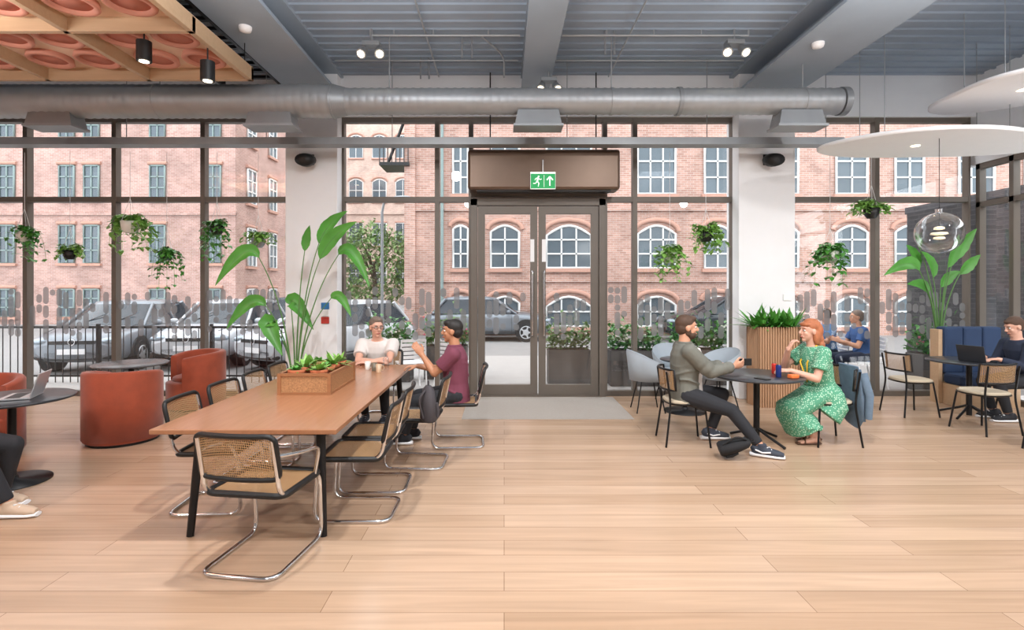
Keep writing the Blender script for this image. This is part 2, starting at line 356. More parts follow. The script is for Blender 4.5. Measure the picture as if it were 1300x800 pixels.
for x,z,c,lb in ((-2.72,1.42,(40,110,170),'small blue safety notice on the column'),(-2.72,1.2,(190,60,50),'small red call point on the column'),(-2.72,1.31,(235,235,235),'small white notice on the column'),(4.3,1.55,(240,240,240),'white thermostat on the column')):
    single('wall_notice',lb,'notice',MB().box((0,0,0),(.12,.02,.1)),mat('notice_colour',c,.5),(x,8.14,z),bevel=.004)

cd=MB().tube([(-1.7,6.8,4.9),(.2,6.8,4.9)],.014).tube([(.74,6.8,4.9),(3.1,6.8,4.9)],.014).tube([(-1.7,6.8,4.9),(-1.7,6.8,4.97)],.012).tube([(3.1,6.8,4.9),(3.1,6.8,4.97)],.012)
for x in (-1.4,-.9,-.2,1.3,1.9,2.5): cd.tube([(x,6.8,4.9),(x,6.8,4.97)],.01)
cd.tube(fillet([(-.3,6.8,4.9),(.0,7.3,4.86),(.0,7.9,4.8)],.2),.012).tube([(-2.4,7.6,4.92),(.2,7.6,4.92)],.012).tube([(.74,7.6,4.92),(3.4,7.6,4.92)],.012).tube([(1.6,5.4,4.93),(1.6,8.2,4.93)],.012).tube([(-1.0,6.0,4.93),(-1.0,8.2,4.93)],.012)
single('lighting_conduit','galvanised conduit under the ceiling deck','conduit',cd,M_galv)
def twin(x,y,z):
    s=thing('twin_spotlight','white twin-head ceiling spotlight, lit','spotlight',(x,y,z),group='ceiling twin spotlights')
    part(s,'mounting_plate',MB().box((0,0,.1),(.22,.14,.05)).tube([(0,0,.12),(0,0,4.98-z)],.015),M_grey,bevel=.004)
    for dx in (-.09,.09):
        hd=part(s,'lamp_head',MB().cyl((dx,0,.04),(dx*1.3,-.08,-.05),.045,.065,n=18).tube([(dx,0,.1),(dx,0,.03)],.012),M_grey)
        part(hd,'lamp_lens',MB().cyl((dx*1.3,-.08,-.05),(dx*1.33,-.086,-.057),.045,n=18),M_em)
twin(-1.68,6.8,4.68); twin(2.92,6.8,4.7); twin(.62,7.45,4.48)
for x,y,z in ((-3.63,5.4,4.08),(-3.1,5.6,3.96)):
    s=thing('cylinder_downlight','black cylinder downlight below the timber raft','downlight',(x,y,z),group='black cylinder downlights')
    part(s,'lamp_body',MB().cyl((0,0,-.1),(0,0,.1),.07,n=20).tube([(0,0,.1),(0,0,4.35-z)],.008),M_blackp); part(s,'lamp_lens',MB().cyl((0,0,-.105),(0,0,-.1),.045,n=20),M_em)
for x,y in ((-.55,7.0),(-.42,7.0),(1.3,6.9),(1.42,6.9),(-1.2,7.7),(-1.08,7.7)):
    single('threaded_rod','thin steel drop rod from the ceiling','rod',MB().tube([(0,0,0),(0,0,.3)],.012),M_grey,(x,y,4.7),group='drop rods')
for x,y in ((3.75,6.4),(-2.9,6.0)): single('smoke_detector','white smoke detector on the beam','detector',MB().rev([(.02,-.06),(.06,-.05),(.07,-.02),(.07,0)]),M_white,(x,y,4.62))
ct=MB()
for i in range(14): ct.bb(-4.2,-3.3,4.6+i*.24,4.66+i*.24,4.72,4.76)
ct.bb(-4.2,-4.16,3.1,8.0,4.7,4.8).bb(-3.34,-3.3,3.1,8.0,4.7,4.8)
for y in (4,6,7.8): ct.tube([(-3.32,y,4.8),(-3.32,y,4.97)],.01).tube([(-4.18,y,4.8),(-4.18,y,4.97)],.01)
single('cable_ladder','black cable ladder below the ceiling deck','cable ladder',ct,M_black)
ra=thing('acoustic_ceiling_raft','timber grid ceiling raft with terracotta panels and round coral discs','ceiling raft',(0,0,0))
x1=-3.04; y1=6.5; c=1.22
fr=MB()
for i in range(5): fr.bb(x1-i*c-.06,x1-i*c,y1-3*c-.06,y1,4.2,4.36)
for i in range(4): fr.bb(x1-4*c,x1,y1-i*c-.06,y1-i*c,4.2,4.355)
part(ra,'timber_grid',fr,M_lightwood,bevel=.004)
part(ra,'backing_panel',MB().bb(x1-4*c+.01,x1-.01,y1-3*c,y1-.01,4.34,4.37),M_terra)
for i in range(4):
    for j in range(3):
        for a in (.29,.73):
            for b in (.29,.73):
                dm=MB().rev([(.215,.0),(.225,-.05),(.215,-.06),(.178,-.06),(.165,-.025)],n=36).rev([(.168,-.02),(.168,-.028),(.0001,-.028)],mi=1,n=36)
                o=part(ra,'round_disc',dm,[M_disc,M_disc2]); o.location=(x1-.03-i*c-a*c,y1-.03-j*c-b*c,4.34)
for x in (-3.1,-5.5): 
    for y in (3.2,6.4): part(ra,'hanger_wire',MB().tube([(x,y,4.36),(x,y,4.97)],.006,n=5),M_black)
def blob(cx,cy,rx,ry,z,ph,tilt):
    a=thing('acoustic_cloud_panel','white rounded suspended acoustic ceiling panel','acoustic panel',(cx,cy,z),group='white acoustic panels')
    n=64; ring=[]
    for j in range(n):
        t=2*pi*j/n; k=1+.09*sin(3*t+ph)+.05*sin(2*t+ph*2); ring.append((rx*k*cos(t),ry*k*sin(t)))
    R=Matrix.Rotation(tilt,3,'Y')
    rs=[[R@V((x*f,y*f,dz)) for x,y in ring] for f,dz in ((.985,-.025),(1,-.015),(1,.015),(.985,.025))]
    part(a,'panel_body',MB().loft(rs),M_white)
    for dx,dy in ((-.6,-.3),(-.6,.35),(.5,-.3),(.5,.35)):
        p=R@V((dx*rx,dy*ry,.02)); part(a,'suspension_wire',MB().tube([p,(p.x,p.y,4.97-z)],.005,n=5),M_grey)
    o=part(a,'downlight',MB().cyl((0,0,-.03),(0,0,-.02),.05),M_em,'small round recessed lamp'); o.location=R@V((-.3,0,0))
blob(5.6,6.9,1.42,.72,3.55,.6,0); blob(6.2,6.1,1.2,.8,4.0,2.0,-.08)
gp=thing('globe_pendant_lamp','clear glass globe pendant with stacked white rings','pendant lamp',(5.28,6.5,2.36))
part(gp,'glass_globe',MB().ell((0,0,0),(.25,.25,.25),nu=32,nv=20),M_globe)
part(gp,'lamp_shade',MB().rev([(.02,.08),(.05,.07),(.055,.05),(.03,.04)]).rev([(.04,.01),(.08,.005),(.09,-.015),(.04,-.025)]).rev([(.03,-.045),(.055,-.05),(.06,-.07),(.02,-.08)]),mat('opal_lamp',(252,232,200),.4,emit=.6))
part(gp,'pendant_cord',MB().tube([(0,0,-.1),(0,0,1.15)],.004,n=6),M_black); part(gp,'ceiling_cup',MB().cyl((0,0,.24),(0,0,.29),.04),M_chrome)

# ---------------------------------------------------------------- long table
T=thing('communal_table','long oak communal table with black trestle legs','table',(-1.745,5.08,0))
part(T,'tabletop',MB().box((0,0,.735),(1.25,3.02,.034)),M_table,bevel=.006)
for sy in (-1,1):
    for xt,xb in ((-.36,-.40),(.47,.51)):
        a=V((xt,sy*1.36,.715)); b=V((xb,sy*1.42,0)); part(T,'table_leg',MB().oval([(a,.035,.025),(b,.026,.022)],(1,0,0),n=8),M_black)
    part(T,'cross_rail',MB().box((.05,sy*1.3,.69),(.9,.06,.05)),M_black)
part(T,'long_rail',MB().box((0,0,.69),(.07,2.6,.05)),M_black)
pb=thing('cane_planter_box','wooden planter box with woven cane sides on the long table','planter',(-1.76,5.1,.752))
bx=MB(); w,l,hh=.44,.76,.19
for sx in (-1,1):
    bx.box((sx*w/2,0,hh-.012),(.025,l,.024)).box((sx*w/2,0,.012),(.025,l,.024))
    for sy in (-1,1): bx.box((sx*w/2,sy*l/2,hh/2),(.03,.03,hh))
for sy in (-1,1): bx.box((0,sy*l/2,hh-.012),(w,.025,.024)).box((0,sy*l/2,.012),(w,.025,.024))
bx.box((0,0,.01),(w-.01,l-.01,.015))
part(pb,'box_frame',bx,M_boxwood)
pc=MB()
for sx in (-1,1): pc.box((sx*w/2,0,hh/2),(.006,l-.02,hh-.03))
for sy in (-1,1): pc.box((0,sy*l/2,hh/2),(w-.02,.006,hh-.03))
part(pb,'woven_panel',pc,mat('cane_weave_panel',(172,126,86),.6,var=.7,scale=90))
def rosette(mb,c,r,n,h,mi=0,W=.05):
    for i in range(n):
        a=random.uniform(0,2*pi); e_=random.uniform(.2,1.3); d=V((cos(a)*cos(e_),sin(a)*cos(e_),sin(e_)))
        mb.leaf(V(c)+V((cos(a)*r*.15,sin(a)*r*.15,0)),d,random.uniform(.6,1.1)*h,W,random.uniform(.1,.5),4,mi)
for i in range(8):
    x=-.1+.2*(i%2); y=-.29+.19*(i//2)
    p=thing('potted_succulent','small leafy plant in a terracotta pot in the planter box','potted plant',(-1.76+x,5.1+y,.775),group='plants in the planter box')
    part(p,'pot',MB().rev([(.05,0),(.07,.15),(.078,.15),(.078,.19),(.066,.19),(.06,.17)]),mat('terracotta',(176,98,62),.8))
    m_=MB(); rosette(m_,(0,0,.17),.06,34,.09+.045*(i%3),0,.045); part(p,'foliage',m_,M_lime if i%3 else M_leaf)

# ---------------------------------------------------------------- chairs
def cesca(arms=True):
    c=thing('cantilever_cane_chair','chrome cantilever chair with black-framed woven cane seat and back','chair',group='cane chairs at the long table')
    w=.225
    half=[(w,-.285,.83),(w,-.21,.46),(w,.24,.46),(w,.27,.013),(w,-.27,.013)]
    path=half+[(-x,y,z) for x,y,z in reversed(half)]
    part(c,'chrome_frame',MB().tube(fillet(path,.09,6),.0135,n=10),M_chrome)
    fr=MB().tube(fillet([(w+.01,-.2,.465),(w+.01,.23,.465),(-w-.01,.23,.465),(-w-.01,-.2,.465)],.06,5,True),.02,n=8,closed=True)
    st=part(c,'seat',fr,M_blackp,'black bentwood seat frame')
    part(st,'cane_panel',MB().bb(-w,w,-.19,.22,.463,.469),M_cane,'woven cane')
    bk=MB(); pts=[]
    def bp(u,v): return V((u*.235,-.225-.06*v-.03*(1-u*u),.575+.27*v))
    for u in (-1,-.5,0,.5,1): pts.append(bp(u,0))
    for u in (1,.5,0,-.5,-1): pts.append(bp(u,1))
    bk.tube(fillet(pts,.05,4,True),.016,n=8,closed=True)
    b=part(c,'backrest',bk,M_blackp,'black bentwood back frame')
    g=MB(); vs=[bp(-1+i*.25,j) for j in (0,1) for i in range(9)]
    g.add(vs,[(i,i+1,i+10,i+9) for i in range(8)],0,True); part(b,'cane_panel',g,M_cane,'woven cane')
    if arms:
        for sx in (-1,1): part(c,'armrest',MB().tube(fillet([(sx*.235,-.25,.72),(sx*.3,-.1,.7),(sx*.3,.1,.68),(sx*.24,.15,.47)],.08,5),.011),M_chrome)
    return c
C=cesca(True); C.location=(-1.52,3.4,0); C.rotation_euler=(0,0,-.14); C.scale=(1.06,1.06,1.0); C['label']='chrome cantilever armchair with cane seat and back at the table end'
C2=cesca(False); C2.location=(-1.1,4.08,0); C2.rotation_euler=(0,0,pi/2)
R90=pi/2
for x,y,r in ((-1.1,4.62,.03),(-.84,5.2,-.05),(-.5,5.85,.05)): dup(C2,(x,y,0),R90+r)
for x,y,r in ((-2.24,4.2,.05),(-2.25,4.82,-.03),(-2.25,5.42,.02),(-2.25,5.98,0)): dup(C2,(x,y,0),-R90+r)
dup(C2,(-1.62,7.02,0),pi)

def slim(loc,rz,label='black slim-legged dining chair with curved cane back',src=[None]):
    if src[0]: return dup(src[0],loc,rz,label)
    c=thing('dining_chair',label,'chair',loc,rz,group='slim black cafe chairs'); src[0]=c
    for sx in (-1,1):
        part(c,'leg',MB().tube([(sx*.17,.17,.45),(sx*.22,.22,0)],.011),M_black)
        part(c,'leg',MB().tube(fillet([(sx*.23,-.25,0),(sx*.19,-.19,.45),(sx*.2,-.24,.8)],.1),.011),M_black)
    n=24
    def sq(r,z): return [V((r*(abs(cos(t))**.7)*(1 if cos(t)>=0 else -1),r*(abs(sin(t))**.7)*(1 if sin(t)>=0 else -1),z)) for t in [2*pi*j/n for j in range(n)]]
    s=part(c,'seat',MB().loft([sq(.2,.435),(sq(.225,.445)),sq(.225,.458)]),M_black)
    part(s,'seat_pad',MB().loft([sq(.215,.458),sq(.22,.475),sq(.2,.488)]),mat('oatmeal_fabric',(186,172,150),.85),'oatmeal upholstered pad')
    def bp(u,v): return V((.24*sin(u*1.25),-.1-.15*cos(u*1.25)-.02*v,.6+.22*v))
    us=[-1+i*.2 for i in range(11)]
    b=part(c,'backrest',MB().tube([bp(u,0) for u in us]+[bp(u,1) for u in reversed(us)],.012,closed=True),M_black)
    part(b,'cane_panel',MB().add([bp(u,v) for v in (0,1) for u in us],[(i,i+1,i+12,i+11) for i in range(10)],0,True),M_cane)
    return c
slim((1.98,5.9,0),-R90-.05); slim((3.55,5.9,0),R90)
slim((5.46,7.2,0),-R90); slim((5.68,6.35,0),.1); slim((5.78,5.6,0),.6); slim((6.68,6.85,0),R90)

def shell(mb,ro,ri,z0,zf,a0,a1,n=28,mi=0,flare=0):
    rings=[]
    for i in range(n+1):
        t=a0+(a1-a0)*i/n; z1=zf((i/n)*2-1); d=V((cos(t),sin(t),0)); rm=(ro+ri)/2; f=flare
        prof=[(ri,z0),(ro,z0),(ro+f*.5,(z0+z1)/2),(ro+f,z1-.03),(ro+f-.015,z1-.006),(rm+f,z1),(ri+f+.015,z1-.006),(ri+f,z1-.03),(ri+f*.5,(z0+z1)/2)]
        rings.append([d*r+V((0,0,z)) for r,z in prof])
    mb.loft(rings,mi,True)
def tubchair(loc,rz,label,src=[None]):
    if src[0]: return dup(src[0],loc,rz,label)
    c=thing('tub_chair',label,'armchair',loc,rz,group='rust tub chairs'); src[0]=c
    part(c,'chair_base',MB().rev([(.355,.03),(.37,.04),(.371,.38),(.3,.4)]),M_rust); m=MB()
    shell(m,.38,.29,.06,lambda u:.8-.07*abs(u)**3,pi/2+.85,pi/2+2*pi-.85,36); part(c,'backrest',m,M_rust)
    part(c,'seat_cushion',MB().rev([(.27,.38),(.288,.4),(.288,.44),(.26,.46),(.001,.465)]),M_rust)
    part(c,'plinth',MB().rev([(.34,-.0),(.34,.04)]),M_black)
    return c
tubchair((-4.25,5.98,0),.15,'rust velvet barrel tub chair seen from its round back'); tubchair((-4.38,7.62,0),2.35,'rust velvet tub chair with its open seat towards the room')
tubchair((-5.28,5.35,0),-2.6,'rust velvet tub chair beside the dark round table'); tubchair((-4.6,3.95,0),-R90,'rust velvet tub chair with a person seated in it')
def greychair(loc,rz,src=[None]):
    lb='pale blue-grey upholstered shell armchair on thin black legs'
    if src[0]: return dup(src[0],loc,rz,lb)
    c=thing('shell_armchair',lb,'armchair',loc,rz,group='blue-grey shell armchairs'); src[0]=c
    m=MB(); shell(m,.245,.222,.43,lambda u:.85-.24*abs(u)**1.8,pi/2+.75,pi/2+2*pi-.75,30,0,.045); part(c,'backrest',m,M_bluegrey)
    part(c,'seat',MB().rev([(.18,.42),(.235,.43),(.24,.47),(.22,.485),(.001,.49)]),M_bluegrey)
    for a in (.8,2.35,3.9,5.5): part(c,'leg',MB().tube([(.15*cos(a),.15*sin(a),.43),(.27*cos(a),.27*sin(a),0)],.009),M_black)
    return c
greychair((1.98,7.4,0),-R90); greychair((3.0,7.5,0),R90+.3); greychair((2.5,7.98,0),pi)

def roundtable(loc,r,h,label,base='disc',topm=None):
    t=thing('round_table',label,'table',loc)
    part(t,'tabletop',MB().rev([(r-.02,h-.025),(r,h-.018),(r,h-.004),(r-.006,h),(.001,h)],n=48),topm or M_dark)
    part(t,'table_post',MB().cyl((0,0,.02),(0,0,h-.02),.032),M_black)
    if base=='disc': part(t,'table_base',MB().rev([(.28,0),(.28,.012),(.05,.03),(.04,.06)],n=40),M_black)
    else:
        for a in (.5,2.05,3.65,5.2): part(t,'table_foot',MB().tube(fillet([(0,0,.16),(.12*cos(a),.12*sin(a),.1),(.34*cos(a),.34*sin(a),.015)],.08),.015),M_black)
    return t
roundtable((-4.3,4.68,0),.45,.74,'dark round pedestal cafe table with a laptop on it')
roundtable((-4.75,6.82,0),.42,.74,'grey round cafe table between rust tub chairs',topm=mat('grey_laminate',(92,94,98),.25,var=.05))
roundtable((2.78,5.9,0),.48,.74,'dark round cafe table between two seated people','star')
roundtable((2.48,7.35,0),.33,.72,'small round cafe table with blue-grey chairs')
roundtable((6.12,7.05,0),.46,.74,'dark round cafe table beside the navy bench','star')
def laptop(loc,rz,label,m=None,back=-.25):
    l=thing('laptop',label,'laptop',loc,rz); m=m or M_silver
    part(l,'laptop_base',MB().box((0,0,.008),(.31,.22,.014)),m,bevel=.003); part(l,'keyboard',MB().box((0,-.02,.0158),(.26,.1,.002)),M_blackp)
    R=Matrix.Rotation(back,3,'X'); s=part(l,'laptop_lid',MB().box((0,.138,.115),(.31,.008,.21),R=R),m,bevel=.003)
    part(s,'laptop_screen',MB().box(V((0,.138,.115))+R@V((0,-.0055,0)),(.29,.002,.19),R=R),M_blackp); return l
laptop((-4.22,4.68,.742),-1.15,'open silver laptop on the dark round table',back=-.3); laptop((6.1,6.9,.742),R90+.35,'open dark laptop on the cafe table',M_dark)
def can(loc,col,label,r=.033,h=.115): 
    t=thing('drink_can',label,'drink',loc); part(t,'can_body',MB().rev([(r*.85,0),(r,.008),(r,h-.012),(r*.85,h)]),mat('can_colour',col,.3,.4)); part(t,'can_lid',MB().rev([(r*.8,h-.001),(r*.84,h+.002)]),M_chrome)
can((-4.4,4.44,.742),(215,150,130),'orange and white drink can on the dark round table'); can((2.93,5.72,.742),(40,60,130),'blue and silver energy drink can on the cafe table',.028,.13); can((3.0,5.95,.742),(210,60,50),'red drink can on the cafe table',.028)
def cup(loc,col=(225,222,215),r=.035,h=.09,label='small drinking cup on the long table'):
    t=thing('cup',label,'cup',loc); part(t,'cup_body',MB().rev([(r*.75,0),(r,h),(r-.004,h),(r*.72,.006)]),mat('cup_glaze',col,.3)); part(t,'cup_handle',MB().tube(fillet([(r*.9,0,h*.8),(r*1.7,0,h*.75),(r*1.6,0,h*.3),(r*.8,0,h*.25)],.02),.004),mat('cup_glaze',col,.3))
cup((-1.48,6.1,.752),(110,100,84)); cup((-1.4,5.98,.752),(200,170,140)); cup((-1.58,6.2,.752))
single('water_bottle','clear small water bottle on the long table','bottle',MB().rev([(.03,0),(.032,.01),(.032,.13),(.012,.165),(.012,.19)]),M_globe,(-1.36,6.16,.752))
single('smartphone','black smartphone lying on the cafe table','phone',MB().box((0,0,.004),(.075,.15,.008)),M_blackp,(2.7,5.6,.742),.5,bevel=.002)
single('paper_wrapper','orange paper wrapper on the cafe table','wrapper',MB().box((0,0,.02),(.1,.07,.04)),mat('orange_paper',(235,120,60),.6),(3.05,5.65,.742),.3,bevel=.01)

b=thing('banquette_bench','navy upholstered bench with timber end panel','bench',(6.85,7.8,0))
part(b,'bench_base',MB().bb(-.4,.44,-.24,.2,0,.3),M_lightwood); part(b,'seat_cushion',MB().bb(-.4,.44,-.26,.08,.3,.46),M_navy,bevel=.04)
part(b,'end_panel',MB().bb(-.46,-.4,.08,.24,0,1.08),M_lightwood,'pale timber end panel',bevel=.004)
bkm=MB()
for i in range(3): bkm.bb(-.4+i*.282,-.4+i*.282+.276,.04,.22,.44,1.12)
part(b,'backrest',bkm,M_navy,bevel=.03)
def ribplanter(loc,w,d,h,label):
    p=thing('ribbed_planter',label,'planter',loc); m=MB().bb(-w/2+.015,w/2-.015,-d/2+.015,d/2-.015,0,h-.02); n=int(w/.035)
    for i in range(n+1):
        x=-w/2+i*w/n
        for sy in (-1,1): m.cyl((x,sy*d/2,0),(x,sy*d/2,h),.012,n=8)
    n=int(d/.035)
    for i in range(n+1):
        y=-d/2+i*d/n
        for sx in (-1,1): m.cyl((sx*w/2,y,0),(sx*w/2,y,h),.012,n=8)
    part(p,'planter_body',m,woodmat('ribbed_timber',(178,138,106),(198,158,124),.5,(14,14,1)),'vertically ribbed timber'); part(p,'soil',MB().bb(-w/2+.03,w/2-.03,-d/2+.03,d/2-.03,h-.03,h-.01),M_soil); return p
p=ribplanter((3.88,7.74,0),.58,.34,1.14,'tall ribbed wooden planter with leafy ferns beside the column')
m_=MB()
for i in range(7): rosette(m_,(-.25+i*.085,random.uniform(-.1,.06),1.12),.1,28,.4,0,.06)
part(p,'foliage',m_,M_leaf)

def bop(loc,leaves,label,pr=.24,ph=.5):
    t=thing('bird_of_paradise_plant',label,'plant',loc)
    part(t,'plant_pot',MB().rev([(pr*.75,0),(pr,ph),(pr-.02,ph),(pr-.03,ph-.04)],n=32),mat('stone_pot',(206,204,198),.7)); part(t,'soil',MB().rev([(.01,ph-.03),(pr-.03,ph-.04)],cap=True),M_soil)
    st=MB(); lf=MB()
    for sx,sz,ex,ez,W in leaves:
        sy=random.uniform(-.12,.12)
        base=V((sx*.08,sy*.2,ph-.04)); tip=V((sx,sy,sz)); mid=V((sx*.25,sy*.3,ph+(sz-ph)*.6))
        pts=[base*(1-u)**2+mid*2*u*(1-u)+tip*u*u for u in [k/10 for k in range(11)]]
        st.tube(pts,.012,n=6,rf=lambda u:.013-.007*u)
        d0=(tip-pts[-2]).normalized(); E=V((ex,sy-.08,ez)); L=(E-tip).length*1.08; ctrl=tip+d0*L*.45
        cen=[tip*(1-u)**2+ctrl*2*u*(1-u)+E*u*u for u in [k/12 for k in range(13)]]
        vs=[]
        for i,cc in enumerate(cen):
            u=i/12; tt=(cen[min(i+1,12)]-cen[max(i-1,0)]).normalized(); sd=tt.cross(V((.3,-1,.25))).normalized(); nn=sd.cross(tt).normalized()
            if nn.y>0: nn=-nn
            w=W*.5*max(.02,sin(pi*u**.8)**.8)*(1+.05*sin(i*2.1+sx*9))
            vs+=[cc-sd*w+nn*w*.5,cc-sd*w*.5+nn*w*.2,cc,cc+sd*w*.5+nn*w*.2,cc+sd*w+nn*w*.5]
        fs=[]
        for i in range(12):
            a=i*5
            for q in range(4): fs.append((a+q,a+q+1,a+q+6,a+q+5))
        lf.add(vs,fs,0,True); st.tube(cen[:-1],.005,n=5,rf=lambda u:.006-.004*u)
    part(t,'stems',st,M_stem); part(t,'leaves',lf,M_leaf)
bop((-2.85,7.3,0),[(.30,2.3,.72,2.74,.17),(.36,2.08,.88,2.58,.19),(.57,2.15,1.02,1.7,.17),(-.45,2.1,-1.0,1.72,.19),(-.35,1.45,-.84,1.14,.17),(-.1,1.45,.24,1.12,.22),(-.3,1.2,-.12,.78,.24),(.5,1.55,.8,1.3,.13),(.1,2.2,.2,2.55,.12)],
 'tall bird of paradise plant with broad paddle leaves behind the table',.22,.5)
bop((6.66,8.2,0.0),[(-.35,1.95,-.95,1.88,.2),(-.25,2.0,-.5,2.35,.22),(-.05,1.85,-.3,2.25,.2),(.1,2.0,.2,2.5,.2),(.25,2.1,.55,2.6,.2),(.35,1.9,.6,2.2,.18),(.1,1.7,.35,1.95,.18),(-.12,1.6,-.5,1.75,.18),(-.3,2.3,-.45,2.55,.14)],
 'bird of paradise plant with bright leaves behind the navy bench',.12,.9)
def hanging(x,z,kind,trail,dens,potm,label,y=8.02,sc=1):
    t=thing('hanging_plant',label,'hanging plant',(x,y,z),group='hanging plants along the glazing')
    part(t,'hanging_pot',MB().rev([(.05*sc,-.1*sc),(.085*sc,-.05*sc),(.095*sc,.03*sc),(.085*sc,.03*sc),(.07*sc,-.02*sc)]),potm)
    w=MB()
    for a in (0,2.1,4.2): w.tube([(.09*sc*cos(a),.09*sc*sin(a),.02),(0,0,.38)],.003,n=4)
    w.tube([(0,0,.38),(0,0,max(.4,3.72-z))],.003,n=4)
    part(t,'hanging_cord',w,M_white)
    f=MB()
    for i in range(dens):
        a=random.uniform(0,2*pi); out=random.uniform(.07,.22)*sc; dn=random.uniform(.05,1)*trail; up=random.uniform(.05,.18)*sc
        p0=V((0,0,.02)); p1=V((cos(a)*out,sin(a)*out*.8,up*1.6)); p2=V((cos(a)*out*1.15,sin(a)*out*.9,-dn))
        pts=[p0*(1-u)**2+p1*2*u*(1-u)+p2*u*u for u in [k/8 for k in range(9)]]
        f.tube(pts,.0025,n=4)
        for k in range(1,9):
            for q in range(2):
                b_=random.uniform(0,2*pi); f.leaf(pts[k],V((cos(b_),sin(b_),random.uniform(-.7,.3))),random.uniform(.05,.085)*kind,.055*kind,.3,3)
    part(t,'foliage',f,random.choice([M_leaf,M_lime]))
wp_=mat('white_pot',(225,222,215),.5)
for x,z,kd,tr_,dn,pm,sc in ((-7.18,2.5,1.1,.4,20,wp_,1.15),(-6.5,2.22,1,.08,14,M_blackp,1),(-5.6,2.65,1.4,.42,22,wp_,1.35),(-5.05,2.2,1,.5,18,M_blackp,.95),(-4.3,2.6,1.2,.48,20,M_blackp,1.1),(-3.68,2.4,1.05,.05,16,M_grey,1.05),
  (2.48,2.18,1.2,.42,24,wp_,1.2),(3.02,2.5,1.25,.28,20,M_blackp,1.15),(4.88,2.2,1.3,.46,24,wp_,1.35),(5.5,2.85,1.2,.05,16,M_blackp,1.15)):
    hanging(x,z,kd,tr_,dn,pm,'trailing green pothos in a hanging pot' if tr_>.2 else 'bushy green plant in a hanging pot',sc=sc)

# ---------------------------------------------------------------- people
def evalmesh(mb,name,m,vox,smooth=3):
    me=mb.mesh(name,[m]); o=bpy.data.objects.new('tmp',me); COL.objects.link(o)
    r=o.modifiers.new('r','REMESH'); r.mode='VOXEL'; r.voxel_size=vox; r.use_smooth_shade=True
    s=o.modifiers.new('s','SMOOTH'); s.factor=.5; s.iterations=smooth
    dg=bpy.context.evaluated_depsgraph_get(); nm=bpy.data.meshes.new_from_object(o.evaluated_get(dg)); nm.name=name
    bpy.data.objects.remove(o); 
    if not nm.materials: nm.materials.append(m)
    nm.polygons.foreach_set('use_smooth',[True]*len(nm.polygons)); nm.polygons.foreach_set('material_index',[0]*len(nm.polygons)); return nm
def vpart(root,name,mb,m,vox=.01,smooth=3,label=None):
    o=bpy.data.objects.new(name,evalmesh(mb,name,m,vox,smooth)); o.parent=root; return fin(o,name,label)
def ik(a,b,l1,l2,pole):
    a=V(a);b=V(b); d=b-a; L=min(d.length,l1+l2-.004); dh=d.normalized(); b=a+dh*L; x=(l1*l1-l2*l2+L*L)/(2*L); h=math.sqrt(max(0,l1*l1-x*x))
    p=V(pole); p=(p-dh*p.dot(dh)).normalized(); return a+dh*x+p*h,b
def limb(mb,pts,rs,ends=(True,True),n=14):
    for i in range(len(pts)-1): mb.cyl(pts[i],pts[i+1],rs[i],rs[i+1],n=n)
    for i in range(len(pts)):
        if (i==0 and not ends[0]) or (i==len(pts)-1 and not ends[1]): continue
        mb.ell(pts[i],(rs[i],)*3,nu=n,nv=8)
def hand(mb,w,d,nrm,side,curl):
    d=V(d).normalized(); nrm=V(nrm); nrm=(nrm-d*nrm.dot(d)).normalized(); c=d.cross(nrm)*side; w=V(w)
    mb.oval([(w-d*.02,.026,.02),(w+d*.02,.034,.019),(w+d*.06,.042,.017),(w+d*.092,.04,.013)],c,n=12)
    for k,(off,L) in enumerate(((.031,.070),(.010,.078),(-.011,.073),(-.031,.058))):
        p=w+d*.088+c*off; a=0; pts=[p-d*.015]
        for j,f in enumerate((.45,.32,.23)):
            pts.append(p)
            a+=curl*(.8 if j else .6); dd=d*cos(a)+nrm*sin(a)+c*off*1.2; p=p+dd*L*f
        pts.append(p); limb(mb,pts,[.0098,.0098,.0092,.0086,.008],n=8)
    t0=w+d*.02+c*.022; t1=w+d*.05+c*.048+nrm*.012; t2=t1+(d*.9+c*.3+nrm*.4).normalized()*.032; t3=t2+(d+nrm*.5).normalized()*.024
    limb(mb,[t0,t1,t2,t3],[.014,.0125,.011,.009],n=8)
